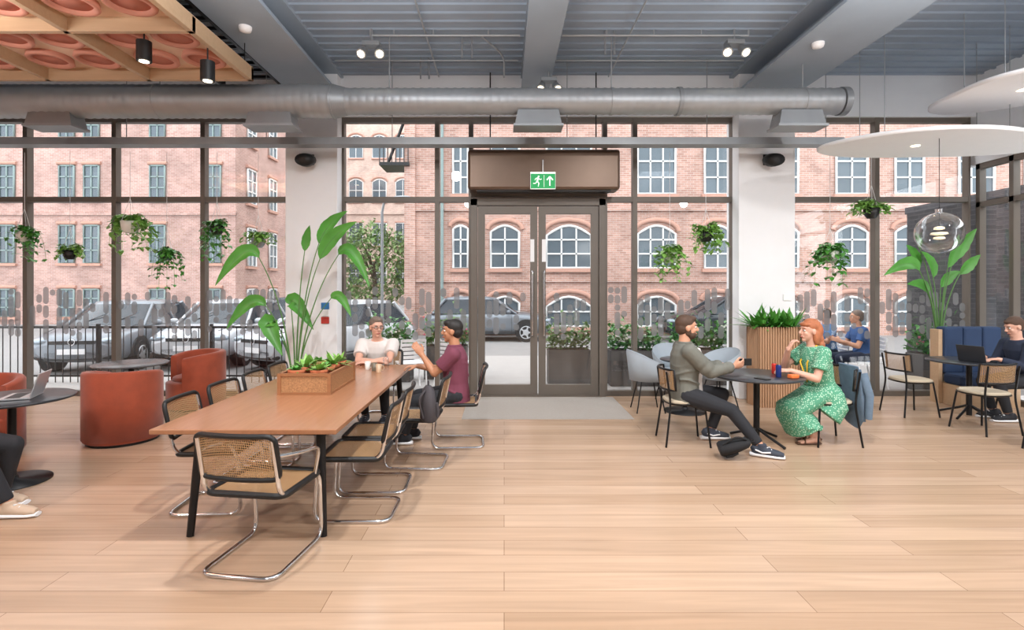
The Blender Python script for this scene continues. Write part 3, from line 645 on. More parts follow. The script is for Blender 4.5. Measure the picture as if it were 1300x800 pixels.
def person(label,loc,yaw,P,cat='person'):
    root=thing('person',label,cat,loc,yaw); s=P.get('scale',1); root.scale=(s,s,s)
    skin=P.get('skin',M_skin); fem=P.get('fem',False); vox=P.get('vox',.0065)
    hip=V((0,0,P.get('hipz',.54))); ln=P.get('lean',0); up=V((sin(ln),0,cos(ln))); f=V((cos(ln),0,-sin(ln))); lf=V((0,1,0))
    sw=.165 if fem else .19
    torso=[(-.1,.13,.1),(0,.168,.122),(.12,.142 if not fem else .125,.112),(.27,.16 if not fem else .142,.12),(.39,.18 if not fem else .155,.115),(.46,.15 if not fem else .135,.09),(.51,.085,.062)]
    mb=MB(); mb.oval([(hip+up*z,a,b) for z,a,b in torso],lf,n=20); mb.ell(hip,(.11,.165,.1))
    nb=hip+up*.5; hup=(up*.4+V((0,0,.6))).normalized()
    hy=P.get('hyaw',0); hp=P.get('hpitch',0)
    HR=Matrix.Rotation(hy,3,'Z')@Matrix.Rotation(hp,3,'Y'); hf,hl,hu=HR@V((1,0,0)),HR@V((0,1,0)),HR@V((0,0,1))
    hc=nb+hup*.172+V((.025,0,0))
    Q=Matrix((hf,hl,hu)).transposed()
    def hd(x,y,z): return hc+hf*x+hl*y+hu*z
    mb.oval([(nb-up*.04,.08,.07),(nb+up*.03,.058,.058),(hd(-.012,0,-.04),.052,.055)],lf,n=14)
    mb.ell(hd(-.012,0,.022),(.097,.077,.095),Q,nu=20,nv=12); mb.ell(hd(.026,0,-.04),(.062,.058,.078),Q,nu=16,nv=10); mb.ell(hd(.058,0,-.1),(.026,.028,.02),Q)
    mb.ell(hd(.07,0,.012+.02),(.02,.05,.014),Q); mb.ell(hd(.058,.034,-.03),(.026,.022,.024),Q); mb.ell(hd(.058,-.034,-.03),(.026,.022,.024),Q)
    mb.cyl(hd(.082,0,.018),hd(.112,0,-.028),.009,.015,n=10); mb.ell(hd(.103,0,-.03),(.015,.016,.012),Q)
    mb.ell(hd(.083,0,-.066),(.014,.024,.012),Q)
    for sd in (1,-1): mb.ell(hd(-.005,sd*.077,-.01),(.022,.01,.033),Q,nu=10)
    arms={};legs={}
    for sd,k in ((1,'l'),(-1,'r')):
        sh=hip+up*.445+lf*sd*sw
        el,wr=ik(sh,P['w'+k],.285,.255,P.get('e'+k,(-.2,sd*.35,-1))); arms[k]=(sh,el,wr)
        limb(mb,[hip+up*.42+lf*sd*.1,sh,sh.lerp(el,.4),el,el.lerp(wr,.3),wr],[.06,.058 if not fem else .048,.052 if not fem else .044,.04,.043 if not fem else .039,.027])
        hd_=P.get('h'+k,((wr-el).normalized(),V((0,-sd,0)) ,.45)); hand(mb,wr,hd_[0],hd_[1],(1 if sd<0 else -1) ,hd_[2])
        hj=hip+lf*sd*.095-up*.01
        kn,an=ik(hj,P['a'+k],.43,.41,P.get('k'+k,(1,sd*.1,1))); legs[k]=(hj,kn,an)
        limb(mb,[hj,hj.lerp(kn,.4),kn,kn.lerp(an,.3),an],[.09,.078,.055,.053,.036])
        fy=P.get('f'+k,0); fd=V((cos(fy),sin(fy),0)); fs=V((-sin(fy),cos(fy),0)); az=an.z
        mb.oval([(an-fd*.055-V((0,0,az*.45)),.026,.03),(an-fd*.02-V((0,0,az*.4)),.035,.042),(an+fd*.08-V((0,0,az*.62)),.038,.028),(an+fd*.16-V((0,0,az*.75)),.036,.016)],fs,n=12)
        legs[k]+=(fd,fs)
    vpart(root,'body',mb,skin,vox,2)
    for sd in (1,-1):
        e=part(root,'eye',MB().ell(hd(.076,sd*.031,.004),(.011,.014,.009),Q),M_eyew); part(e,'iris',MB().ell(hd(.085,sd*.031,.004),(.004,.007,.007),Q),M_iris)
        part(root,'eyebrow',MB().tube([hd(.086,sd*.016,.026),hd(.09,sd*.032,.031),hd(.078,sd*.05,.025)],.004,n=6),P['hairm'])
    part(root,'lips',MB().tube([hd(.088,.02,-.066),hd(.101,0,-.064),hd(.088,-.02,-.066)],.006,n=6),M_lip)
    hb=MB(); hb.ell(hd(-.024,0,.045),(.098,.084,.086),Q,nu=20,nv=12); hb.ell(hd(-.05,0,-.01),(.07,.078,.075),Q)
    for c,r in P.get('hair',[]): hb.ell(hd(*c),r,Q)
    vpart(root,'hair',hb,P['hairm'],.008,1)
    if P.get('beard'):
        bb=MB(); bb.ell(hd(.032,0,-.078),(.064,.062,.05),Q); bb.ell(hd(.0,.056,-.045),(.03,.018,.045),Q); bb.ell(hd(.0,-.056,-.045),(.03,.018,.045),Q); vpart(root,'beard',bb,P['hairm'],.007,1)
    if P.get('glasses'):
        g=MB()
        for sd in (1,-1):
            g.tube([hd(.1,sd*.033+.024*cos(t),.004+.018*sin(t)) for t in [2*pi*j/14 for j in range(14)]],.0025,n=5,closed=True); g.tube([hd(.098,sd*.057,.006),hd(.0,sd*.08,.008)],.0025,n=5)
        g.tube([hd(.1,.01,.006),hd(.1,-.01,.006)],.0025,n=5); part(root,'glasses',g,M_blackp)
    inf=P.get('inf',.014); tb=MB(); low=P.get('hem',-.09)
    tb.oval([(hip+up*z,a+inf,b+inf) for z,a,b in ([(low,.165,.125)]+[q for q in torso[1:] if q[0]>low])],lf,n=20)
    for q in range(4):
        zz=.04+.09*q; tb.tube([hip+up*(zz+.03*sin(t*2+q))+lf*(.16+inf)*cos(t)+f*(.116+inf)*sin(t) for t in [pi*(j/12)*.9+q for j in range(13)]],.009,n=6)
    sl=P.get('sleeve','short')
    for k in 'lr':
        sh,el,wr=arms[k]; sd=1 if k=='l' else -1; r0=.058+inf if not fem else .05+inf
        if sl=='short': e_=sh.lerp(el,.66); limb(tb,[hip+up*.42+lf*sd*.1,sh,e_],[.064+inf*.5,r0,.062+inf*.7],(True,False))
        else:
            limb(tb,[hip+up*.42+lf*sd*.1,sh,sh.lerp(el,.45),el,wr.lerp(el,.12)],[.066,r0,.054+inf,.044+inf,.034+inf*.6],(True,False))
            if P.get('folds'):
                for q in (.25,.55,.8): tb.ell(sh.lerp(el,q),(.06+inf*.9,)*3); tb.ell(el.lerp(wr,q),(.046+inf*.7,)*3)
    vpart(root,P.get('topname','shirt'),tb,P['top'],.009,2)
    if P.get('open'):
        ub=MB(); ub.oval([(hip+up*z+f*(.075),a*.5,b*.9) for z,a,b in torso[1:6]],lf,n=14); vpart(root,'undershirt',ub,P['open'],.009,2)
    if P.get('collar'):
        part(root,'collar',MB().tube([nb+up*.015+lf*.07*cos(t)+f*.066*sin(t) for t in [2*pi*j/16 for j in range(16)]],.014,n=6,closed=True),P['collar'])
    if P.get('lanyard'):
        part(root,'lanyard',MB().tube([nb+up*.02+lf*.07,hip+up*.36+f*.14+lf*.07,hip+up*.15+f*.155+lf*.03,hip+up*.36+f*.155-lf*.03,nb+up*.02-lf*.06],.009,n=6),P['lanyard'])
    if P.get('skirt'):
        sb=MB(); k1=(legs['l'][1]+legs['r'][1])/2; a1=(legs['l'][2]+legs['r'][2])/2
        sb.oval([(hip-V((.12,0,.01)),.17,.11),(hip+V((.04,0,.0)),.205,.13),(hip.lerp(k1,.55)+V((0,0,-.005)),.21,.115),(k1+V((.0,0,-.02)),.2,.115)],lf,n=24)
        top=k1+V((-.03,0,.03)); hm=k1+(a1-k1)*.66+V((.04,0,0))
        sb.oval([(top,.19,.115),(k1+(a1-k1)*.15+V((-.0,0,0)),.21,.135),(k1+(a1-k1)*.42+V((.02,0,0)),.23,.155),(hm,.25,.17)],lf,n=28)
        for k in 'lr':
            hj,kn,an=legs[k][:3]; limb(sb,[hj,hj.lerp(kn,.5),kn,kn.lerp(an,.35),kn.lerp(an,.62)],[.115,.108,.088,.088,.09],(True,False))
        sb.oval([(legs['l'][1]+V((.0,0,.0)),.1,.088),(legs['r'][1],.1,.088)],(1,0,0),n=16)
        for i in range(15):
            t=2*pi*i/15; sb.cyl(top+V((.07*cos(t),.16*sin(t),-.05)),hm+V((.165*cos(t),.25*sin(t),random.uniform(-.03,.02))),.01,.026,n=8)
        sb.oval([(hip+V((-.05,.1,.0)),.12,.1),(hip+V((-.06,.12,-.12)),.14,.13),(hip+V((.02,.1,-.22)),.17,.15)],lf,n=18)
        vpart(root,'skirt',sb,P['skirt'],.01,1)
    else:
        tr=MB(); tr.ell(hip,(.125,.178,.11)); tr.oval([(hip-up*.08,.15,.11),(hip+up*.05,.165,.125)],lf)
        for k in 'lr':
            hj,kn,an=legs[k][:3]; limb(tr,[hj,hj.lerp(kn,.45),kn,kn.lerp(an,.35),an.lerp(kn,.1)],[.103,.09,.068,.062,.05],(True,False))
        vpart(root,'trousers',tr,P['pants'],.009,3)
    for k in 'lr':
        an,fd,fs=legs[k][2:]; z0=max(0,an.z-.09); b0=V((an.x,an.y,z0)); sb=MB()
        if P.get('sandal'):
            sb.oval([(b0-fd*.07+V((0,0,.012)),.03,.012),(b0+V((0,0,.012)),.036,.012),(b0+fd*.11+V((0,0,.012)),.042,.012),(b0+fd*.19+V((0,0,.012)),.03,.01)],fs); sb.tube([b0+fd*.12+fs*.042+V((0,0,.015)),b0+fd*.1+V((0,0,.07)),b0+fd*.12-fs*.042+V((0,0,.015))],.01,n=6)
            part(root,'sandal',sb,P['shoe']); continue
        sb.oval([(b0-fd*.085+V((0,0,.05)),.022,.03),(b0-fd*.06+V((0,0,.062)),.04,.055),(b0-fd*.0+V((0,0,.062)),.045,.058),(b0+fd*.07+V((0,0,.05)),.047,.042),(b0+fd*.14+V((0,0,.042)),.048,.033),(b0+fd*.19+V((0,0,.035)),.032,.022)],fs)
        sb.cyl(b0+V((0,0,.06)),b0+V((0,0,.125)),.046,.044)
        sh=vpart(root,'shoe',sb,P['shoe'],.007,2)
        part(sh,'shoe_sole',MB().oval([(b0-fd*.1+V((0,0,.02)),.03,.02),(b0-fd*.07+V((0,0,.02)),.046,.02),(b0+fd*.06+V((0,0,.02)),.052,.02),(b0+fd*.15+V((0,0,.018)),.052,.018),(b0+fd*.2+V((0,0,.018)),.035,.015)],fs),P.get('sole',M_white))
        part(sh,'laces',MB().tube([b0+fd*(.05+.018*i)+fs*(.028 if i%2 else -.028)+V((0,0,.098-.008*i)) for i in range(5)],.005,n=5),P.get('lace',M_white))
        if P.get('flash'):
            for sd in (1,-1): part(sh,'side_stripe',MB().tube([b0-fd*.05+fs*sd*.044+V((0,0,.07)),b0+fd*.01+fs*sd*.05+V((0,0,.05)),b0+fd*.08+fs*sd*.05+V((0,0,.06))],.008,n=6),P['flash'])
    return root
hBrown=mat('brown_hair',(78,56,42),.7,var=.3,scale=40); hBlack=mat('black_hair',(30,26,24),.6,var=.3,scale=40); hGrey=mat('greying_hair',(116,100,90),.75,var=.3,scale=40); hRed=mat('copper_hair',(170,102,66),.65,var=.35,scale=30)
cJack=mat('olive_grey_jacket',(108,108,100),.8,var=.2,scale=9); cBlk=mat('black_denim',(36,37,42),.85); cWht=mat('white_tshirt',(216,210,206),.85,var=.05); cPur=mat('plum_polo',(116,58,76),.85,var=.1)
cNavy=mat('navy_shirt',(38,46,66),.85); cSh=mat('black_grey_trainer',(54,60,72),.7); cBlue=mat('sky_blue_shirt',(84,122,166),.85); cBeige=mat('beige_trainer',(196,172,150),.7); cDress=dotmat(); cCamel=mat('tan_sandal',(96,66,48),.6)

person('man in an olive-grey jacket and black jeans seated, holding a phone',(1.98,5.88,0),-.08,dict(scale=1.07,hipz=.51,lean=.0,hpitch=.03,skin=M_skin,hairm=hBrown,hair=[((.03,0,.088),(.065,.06,.035))],beard=True,folds=True,
 wl=(.42,.13,.78),wr=(.44,-.12,.80),hl=((1,-.3,.05),(0,-.2,-1),.4),hr=((1,.1,.25),(-.1,.9,.4),.75),al=(.3,.14,.085),ar=(.6,-.42,.085),kr=(.7,0,1),fr=-.4,fl=.1,
 sleeve='long',top=cJack,topname='jacket',inf=.022,open=cWht,pants=cBlk,shoe=cSh,collar=cJack,flash=M_white))
single('smartphone','black smartphone held in the seated man\'s hand','phone',MB().box((0,0,0),(.15,.012,.075)),M_blackp,(2.58,5.74,.9),.1,bevel=.002)
person('copper-haired woman in green printed dress seated, hand at chin',(3.5,5.9,0),pi+.05,dict(fem=True,scale=1.02,hipz=.54,lean=.2,hpitch=.0,skin=M_skinp,hairm=hRed,lanyard=mat('yellow_lanyard',(240,190,50),.6),
 hair=[((-.07,0,.0),(.07,.088,.1)),((.05,0,.066),(.044,.072,.028)),((-.04,.066,-.07),(.042,.03,.085)),((-.04,-.066,-.07),(.042,.03,.085)),((-.09,0,-.09),(.05,.08,.08)),((-.1,.04,-.15),(.04,.05,.05)),((-.1,-.04,-.14),(.04,.05,.05)),((-.02,0,.085),(.08,.075,.05))],
 wl=(.42,.12,.79),wr=(.36,-.02,1.0),er=(.3,-.5,-1),hl=((1,-.3,0),(0,-.3,-1),.5),hr=((-.45,.1,.9),(-1,.2,-.3),.9),al=(.14,.08,.085),ar=(.04,-.07,.085),kl=(1,0,1),kr=(1,0,1),
 sleeve='short',top=cDress,topname='dress_top',skirt=cDress,shoe=cCamel,sandal=True,inf=.024,hem=-.04))
person('young man in a plum polo and dark trousers seated, gesturing',(-.52,5.85,0),pi,dict(scale=1.02,hipz=.53,lean=.04,skin=M_skin2,hairm=hBlack,hair=[((.03,0,.085),(.065,.06,.04)),((.055,0,.07),(.03,.05,.025))],
 wl=(.36,.05,.95),wr=(.44,-.16,.80),hl=((.6,.0,.8),(.3,-1,0),.35),hr=((1,.2,0),(0,0,-1),.5),al=(.56,.05,.085),ar=(.5,-.15,.085),sleeve='short',top=cPur,topname='polo_shirt',pants=cBlk,shoe=cBlk,collar=cPur,lace=M_black,sole=M_white,inf=.02))
person('man in a white t-shirt and glasses leaning on the table end',(-1.62,7.04,0),-pi/2,dict(scale=1.03,hipz=.53,lean=.38,hyaw=.55,hpitch=.1,skin=M_skinp,hairm=hGrey,hair=[((.01,0,.09),(.07,.065,.03))],glasses=True,
 wl=(.54,-.02,.77),wr=(.48,.05,.775),el=(0,1,-.4),er=(0,-1,-.4),hl=((.2,-1,0),(0,0,-1),.3),hr=((.3,1,0),(0,0,-1),.3),al=(.3,.12,.085),ar=(.3,-.12,.085),sleeve='short',top=cWht,topname='tshirt',pants=cBlk,shoe=cSh,inf=.024))
person('man in a navy shirt seated working at a laptop',(6.68,6.85,0),pi-.1,dict(hipz=.54,lean=.22,hpitch=.35,skin=M_skinp,hairm=hBrown,hair=[((.02,0,.08),(.07,.06,.03))],wl=(.42,.12,.79),wr=(.42,-.12,.79),hl=((1,0,0),(0,0,-1),.4),hr=((1,0,0),(0,0,-1),.4),
 al=(.3,.12,.085),ar=(.3,-.12,.085),sleeve='long',top=cNavy,pants=cBlk,shoe=cBlk))
person('person in black trousers and beige trainers seated in a tub chair',(-4.24,3.98,0),.0,dict(hipz=.55,lean=-.1,skin=M_skin,hairm=hBrown,wl=(.2,.15,.62),wr=(.2,-.15,.62),al=(.3,.22,.085),ar=(.58,-.02,.085),fr=.1,sleeve='long',top=cNavy,pants=cBlk,shoe=cBeige,sole=M_white))
person('person in a light blue shirt seated outside on the terrace',(6.0,9.9,0),pi,dict(hipz=.52,lean=.1,skin=M_skin,hairm=hBrown,wl=(.4,.15,.78),wr=(.4,-.15,.78),al=(.35,.12,.085),ar=(.35,-.12,.085),sleeve='short',top=cBlue,pants=cNavy,shoe=cBlk,vox=.009))
person('person in a dark blue shirt seated outside on the terrace',(6.2,9.25,0),pi-.2,dict(hipz=.52,lean=.15,skin=M_skin,hairm=hGrey,wl=(.4,.15,.78),wr=(.4,-.15,.78),al=(.35,.12,.085),ar=(.35,-.12,.085),sleeve='short',top=mat('mid_blue_shirt',(60,92,144),.85),pants=cNavy,shoe=cBlk,vox=.009))
dj=thing('denim_jacket','light denim jacket draped over the chair back','jacket',(3.79,5.9,0))
m_=MB(); m_.oval([(V((.0,0,.85)),.17,.022),(V((.01,0,.7)),.2,.03),(V((.025,0,.5)),.22,.04),(V((.05,.0,.3)),.18,.035),(V((.06,.03,.2)),.12,.03)],(0,1,0),n=20)
for i in range(6): m_.tube([(.02,-.16+i*.06,.82),(.055,-.18+i*.07,.55),(.075,-.15+i*.06,.26)],.015,n=6)
part(dj,'jacket_body',m_,mat('denim',(98,118,138),.9,var=.25,scale=14)); part(dj,'jacket_sleeve',MB().tube([(.04,-.18,.78),(.08,-.23,.55),(.09,-.2,.3)],.04,n=10,rf=lambda u:.045-.012*u),mat('denim_sleeve',(106,126,146),.9,var=.25,scale=14))
def bag(loc,rz,label,s=1,col=(38,38,42)):
    b=thing('backpack',label,'bag',loc,rz); b.scale=(s,)*3; m=mat('bag_fabric',col,.8,var=.2)
    part(b,'bag_body',MB().oval([(V((0,0,.0)),.13,.07),(V((0,0,.03)),.15,.09),(V((0,0,.2)),.145,.085),(V((0,.0,.34)),.11,.06),(V((0,0,.38)),.05,.03)],(1,0,0)),m)
    part(b,'front_pocket',MB().oval([(V((0,-.08,.05)),.1,.03),(V((0,-.085,.12)),.11,.035),(V((0,-.075,.2)),.1,.025)],(1,0,0)),m); part(b,'strap',MB().tube(fillet([(-.07,.05,.34),(-.1,.13,.25),(-.09,.07,.05)],.06),.012),m); part(b,'carry_handle',MB().tube(fillet([(-.03,0,.37),(-.02,0,.43),(.02,0,.43),(.03,0,.37)],.02),.007),m)
    return b
bag((-.7,4.95,.47),1.9,'dark backpack resting on a cane chair',.85,(66,62,66)); bg=bag((2.14,5.34,.085),.4,'black rucksack lying on the floor under the table',.8,(22,22,25)); bg.rotation_euler=(1.25,0,1.35)

# ---------------------------------------------------------------- outside
single('terrace_paving','pale stone paving outside the glazing','paving',MB().bb(-14,-2.6,8.52,10.3,-.14,-.02).bb(-2.6,16,8.52,13.5,-.14,-.02),M_pave)
st_=MB().bb(-60,60,13.5,80,-.3,-.1).bb(-60,-14,-5,13.5,-.3,-.1).bb(-14,-2.6,10.3,13.5,-.3,-.1).bb(16,60,-5,13.5,-.3,-.1)
single('street','pale grey asphalt street','road',st_,M_asph)
def bwin(parent,x,z0,z1,w,y,arch,fm,face='y',nx=2,nz=2):
    mb=MB(); n=8
    out=[(x-w/2,z0),(x+w/2,z0)]
    ah=w*.22 if arch else 0
    for k in range(n+1):
        t=k/n; out.append((x+w/2-w*t,z1-ah+ah*sin(pi*t)))
    def pt(p,d): return V((p[0],y-d,p[1])) if face=='y' else V((y+d,p[0],p[1]))
    def pb(x0,x1,za,zb,d0,d1,mi):
        if face=='y': mb.bb(x0,x1,y-d1,y-d0,za,zb,mi)
        else: mb.bb(y+d0,y+d1,x0,x1,za,zb,mi)
    mb.add([pt(p,.03) for p in out],[tuple(range(len(out)))],1)
    mb.tube([pt(p,.05) for p in out],.05,0,6,closed=True)
    for i in range(1,nx+1):
        xx=x-w/2+w*i/(nx+1); pb(xx-.028,xx+.028,z0,z1-ah*.3,.03,.08,0)
    for i in range(1,nz+1):
        zz=z0+(z1-z0)*i/(nz+1); pb(x-w/2,x+w/2,zz-.028,zz+.028,.03,.08,0)
    pb(x-w/2-.12,x+w/2+.12,z0-.16,z0-.03,0,.14,2)
    top=[pt((x+(w/2+.12)*cos(pi*k/8),z1-ah+.1+(ah+.12)*sin(pi*k/8)),.04) for k in range(9)] if arch else [pt((x-w/2-.1,z1+.12),.04),pt((x+w/2+.1,z1+.12),.04)]
    mb.tube(top,.09,2,6)
    part(parent,'building_window',mb,[fm,M_dglass,M_stone2],None)
A=thing('brick_warehouse','red brick warehouse with arched white sash windows across the street','building',(0,0,0))
part(A,'building_facade',MB().bb(-3.5,34,20,30,-.1,13).bb(-3.5,34,19.9,20.05,4.55,4.7).bb(-3.5,34,19.9,20.05,1.9,2.0).bb(-3.7,-3.3,19.85,20.1,-.1,13),M_brA)
for x,w_ in ((-1.62,.55),(.03,1.05),(2.41,1.65),(5.68,1.4),(7.95,.95),(10.4,1.1),(12.95,1.15),(15.1,1.05),(17.6,1.3),(20,1.2)):
    nx=1 if w_<1.2 else 2
    bwin(A,x,2.43,4.0,w_,20,True,M_wframe,nx=nx); bwin(A,x,5.2,7.0,w_,20,False,M_wframe,nx=nx); bwin(A,x,.25,1.35,w_,20,True,M_wframe,nx=nx,nz=1); bwin(A,x,8.2,9.8,w_,20,False,M_wframe,nx=nx)
part(A,'downpipe',MB().tube([(-2.3,19.85,0),(-2.3,19.85,13)],.06),M_gframe); part(A,'downpipe',MB().tube([(9.2,19.85,0),(9.2,19.85,13)],.06),M_black)
Bd=thing('brick_mill','pink brick mill building with narrow sage-framed windows','building',(0,0,0))
part(Bd,'building_facade',MB().bb(-42,-13.02,26,40,-.1,15).bb(-42,-13,25.9,26.05,5.2,5.35),M_brB); part(Bd,'building_side',MB().bb(-13.03,-13,26,40,-.1,15),M_brBs)
for x in (-27.2,-24.1,-21.2,-20,-16.8,-14.1):
    for z0,z1 in ((.3,1.6),(2.9,4.7),(6.0,7.6),(9,10.7)): bwin(Bd,x,z0,z1,.72,26,False,M_gframe,nx=1,nz=2)
for y in (27.5,30,32.5,35,37.5):
    for z0,z1 in ((.3,1.6),(2.8,4.7),(6.0,7.7),(9,10.7)): bwin(Bd,y,z0,z1,.9,-13,False,M_wframe,'x',1,2)
Cd=thing('distant_brick_building','pale buff brick building at the end of the side street','building',(0,0,0))
part(Cd,'building_facade',MB().bb(-24,-2,55,60,-.1,24).bb(-24,-2,54.8,55.1,9.2,9.6),M_brC)
for x in (-20,-17.6,-15.2,-12.8,-10.4,-8):
    for z0 in (2,6,10.5,15): bwin(Cd,x,z0,z0+2.3,1.4,55,z0>9,M_wframe,nx=1,nz=1)
fe2=MB()
for z in (6.2,8.4): 
    fe2.bb(-4.6,-3.5,19.7,21,z,z+.12); fe2.bb(-4.6,-3.5,19.7,19.76,z+.85,z+.95)
    for i in range(8): fe2.bb(-4.6+i*.15,-4.57+i*.15,19.7,19.74,z,z+.9)
    fe2.tube([(-4.5,20.5,z+.1),(-3.7,20.5,z+2.2)],.06)
part(A,'fire_escape',fe2,M_black)
single('boundary_wall','charcoal brick wall beside the terrace','wall',MB().bb(7.62,7.95,8.65,10.1,0,3.1),M_brD); single('neighbouring_block','charcoal brick block seen through the side window','building',MB().bb(9.4,9.8,2,12.5,-.02,3.4).bb(9.35,9.85,2,12.5,3.4,3.55),M_brD)
lp=thing('street_lamp','slim grey street lamp post','street lamp',(-2.55,11.2,-.02)); part(lp,'lamp_post',MB().tube([(0,0,0),(0,0,3.3),(.04,0,3.5),(.3,0,3.6)],.03),M_grey); part(lp,'lamp_head',MB().ell((.42,0,3.6),(.2,.08,.04)),M_grey)
t=thing('street_tree','leafy green street tree','tree',(-6.6,27,-.1)); 
tm=MB().tube([(0,0,0),(.1,0,1.5),(0,.1,3)],.14,n=8,rf=lambda u:.16-.07*u)
for a in range(7): tm.tube([(0,0,2+.15*a),(.9*cos(a*2.1),.9*sin(a*2.1),3.2+.2*a)],.05,n=6,rf=lambda u:.06-.04*u)
part(t,'tree_trunk',tm,mat('bark',(92,78,66),.9)); lf=MB()
for i in range(4200):
    a=random.uniform(0,2*pi); b_=math.acos(random.uniform(-1,1)); r=random.uniform(.4,1)**.5
    p=V((2.5*r*sin(b_)*cos(a),1.9*r*sin(b_)*sin(a),2.9+2.2*r*cos(b_)))+V((random.gauss(0,.15),0,random.gauss(0,.15)))
    p.z=max(p.z,.5)
    lf.leaf(p,V((random.uniform(-1,1),random.uniform(-1,1),random.uniform(-1,.4))),.22,.15,.1,2)
part(t,'foliage',lf,mat('tree_leaf',(118,146,88),.7,var=.35,scale=2),kind='stuff')
def car(loc,rz,paint,label,src={}):
    key=paint.name
    if key in src: return dup(src[key],loc,rz,label)
    c=thing('car',label,'car',loc,rz,group='parked cars'); src[key]=c
    def ring(x,zb,zt,w):
        return [V((x,sy*(w-(0 if z not in (zb,zt) else 0.1)),z)) for sy,z in ((1,zb),(1,zb+.15),(1,(zb+zt)/2+.08),(1,zt-.08),(1,zt))]+[V((x,-(w-(.1 if z in(zb,zt) else 0)),z)) for z in (zt,zt-.08,(zb+zt)/2+.08,zb+.15,zb)]
    R=[ring(*q) for q in ((-2.16,.36,.72,.68),(-2.1,.27,.86,.82),(-1.7,.22,.95,.89),(-.8,.2,.98,.9),(.4,.2,.98,.9),(1.1,.2,.97,.9),(1.75,.22,.9,.87),(2.08,.26,.78,.8),(2.16,.34,.66,.66))]
    part(c,'car_body',MB().loft(R),paint,sub=1)
    def rr(x0,x1,w,z): return [V((x1,w*.8,z)),V((x1+.03,0,z)),V((x1,-w*.8,z)),V((x1-.15,-w,z)),V((x0+.15,-w,z)),V((x0,-w*.8,z)),V((x0-.03,0,z)),V((x0,w*.8,z)),V((x0+.15,w,z)),V((x1-.15,w,z))]
    part(c,'car_windows',MB().loft([rr(-1.85,1.1,.84,.93),rr(-1.6,.6,.74,1.2),rr(-1.35,.25,.66,1.42)],0,True),M_cglass)
    part(c,'car_roof',MB().loft([rr(-1.38,.28,.67,1.4),rr(-1.32,.2,.65,1.46),rr(-1.0,-.05,.45,1.49)]),paint)
    pl=MB()
    for sy in (1,-1):
        pl.tube([(1.0,sy*.8,.93),(.25,sy*.66,1.42)],.035,n=6).tube([(-.45,sy*.85,.95),(-.4,sy*.67,1.42)],.035,n=6).tube([(-1.75,sy*.8,.94),(-1.35,sy*.66,1.42)],.05,n=6)
    part(c,'roof_pillar',pl,paint)
    ln=MB()
    for sy in (1,-1):
        for x in (.85,-.42,-1.3): ln.tube([(x,sy*.905,.3),(x,sy*.91,.9)],.006,n=4)
        ln.tube([(-1.5,sy*.912,.34),(1.0,sy*.912,.34)],.02,n=4)
    ln.tube([(2.0,-.6,.86),(1.3,-.72,.955),(1.05,-.72,.98)],.008,n=4).tube([(2.0,.6,.86),(1.3,.72,.955),(1.05,.72,.98)],.008,n=4).tube([(.98,.1,.98),(.7,.5,1.2)],.01,n=4).tube([(.98,-.5,.98),(.7,-.1,1.2)],.01,n=4)
    part(c,'body_seams',ln,M_blackp)
    for x in (-1.32,1.32):
        for sy in (1,-1):
            part(c,'wheel_arch',MB().cyl((x,sy*.7,.38),(x,sy*.905,.38),.37,n=28),M_blackp)
            w_=part(c,'wheel',MB().cyl((x,sy*.72,.32),(x,sy*.92,.32),.32,n=28),M_tyre)
            h_=MB().cyl((x,sy*.9,.32),(x,sy*.925,.32),.1,n=24).tube([(x+.2*cos(q),sy*.925,.32+.2*sin(q)) for q in [2*pi*j/24 for j in range(24)]],.015,n=5,closed=True)
            for a in range(5): h_.box((x+.1*cos(a*1.257),sy*.93,.32+.1*sin(a*1.257)),(.2,.02,.05),R=Matrix.Rotation(-a*1.257,3,'Y'))
            part(w_,'wheel_hub',h_,M_silver)
    for sy in (1,-1):
        part(c,'headlight',MB().ell((2.0,sy*.62,.7),(.16,.2,.08)),M_lens); part(c,'tail_light',MB().ell((-2.08,sy*.68,.76),(.06,.12,.08)),mat('tail_lens',(170,30,30),.2)); part(c,'wing_mirror',MB().ell((.75,sy*.98,1.0),(.07,.1,.07)),paint)
        part(c,'door_handle',MB().box((-.2,sy*.91,.8),(.14,.02,.025)),paint); part(c,'fog_light',MB().ell((2.08,sy*.6,.38),(.05,.14,.06)),M_blackp)
    part(c,'grille',MB().box((2.14,0,.68),(.05,.84,.07)).box((2.12,0,.4),(.08,1.0,.16)),M_blackp); part(c,'number_plate',MB().box((2.19,0,.5),(.015,.5,.11)),M_white)
    part(c,'emblem',MB().tube([(2.18,.06*cos(t_),.69+.06*sin(t_)) for t_ in [2*pi*j/14 for j in range(14)]],.008,n=5,closed=True),M_chrome)
    return c
car((-9.1,12.95,-.1),-1.4,M_carg,'silver-grey parked hatchback seen from the front'); car((-6.95,13.6,-.1),-1.5,M_carw,'white parked hatchback with its bonnet to the window'); car((-4.1,12.95,-.1),-2.1,M_carw,'white parked car nosed up to the railing')
car((-.6,18.5,-.1),0,M_carg,'silver-grey parked car beyond the doors'); car((-6.2,18.2,-.1),0,M_card,'dark parked car in the side street'); car((7.5,18.2,-.1),pi,M_card,'dark parked car across the street')
for k_ in range(3):
    x0=-9.4+k_*2.05; m_=MB()
    m_.box((1,0,1.0),(2.0,.04,.04)).box((1,0,.12),(2.0,.03,.03))
    for i in range(15): m_.cyl((.05+i*.136,0,.0),(.05+i*.136,0,1.0),.009,n=6)
    m_.box((0,0,.52),(.05,.05,1.08))
    single('iron_railing','black iron railing with slim vertical bars outside','railing',m_,M_black,(x0,9.7,-.02),group='terrace railings')
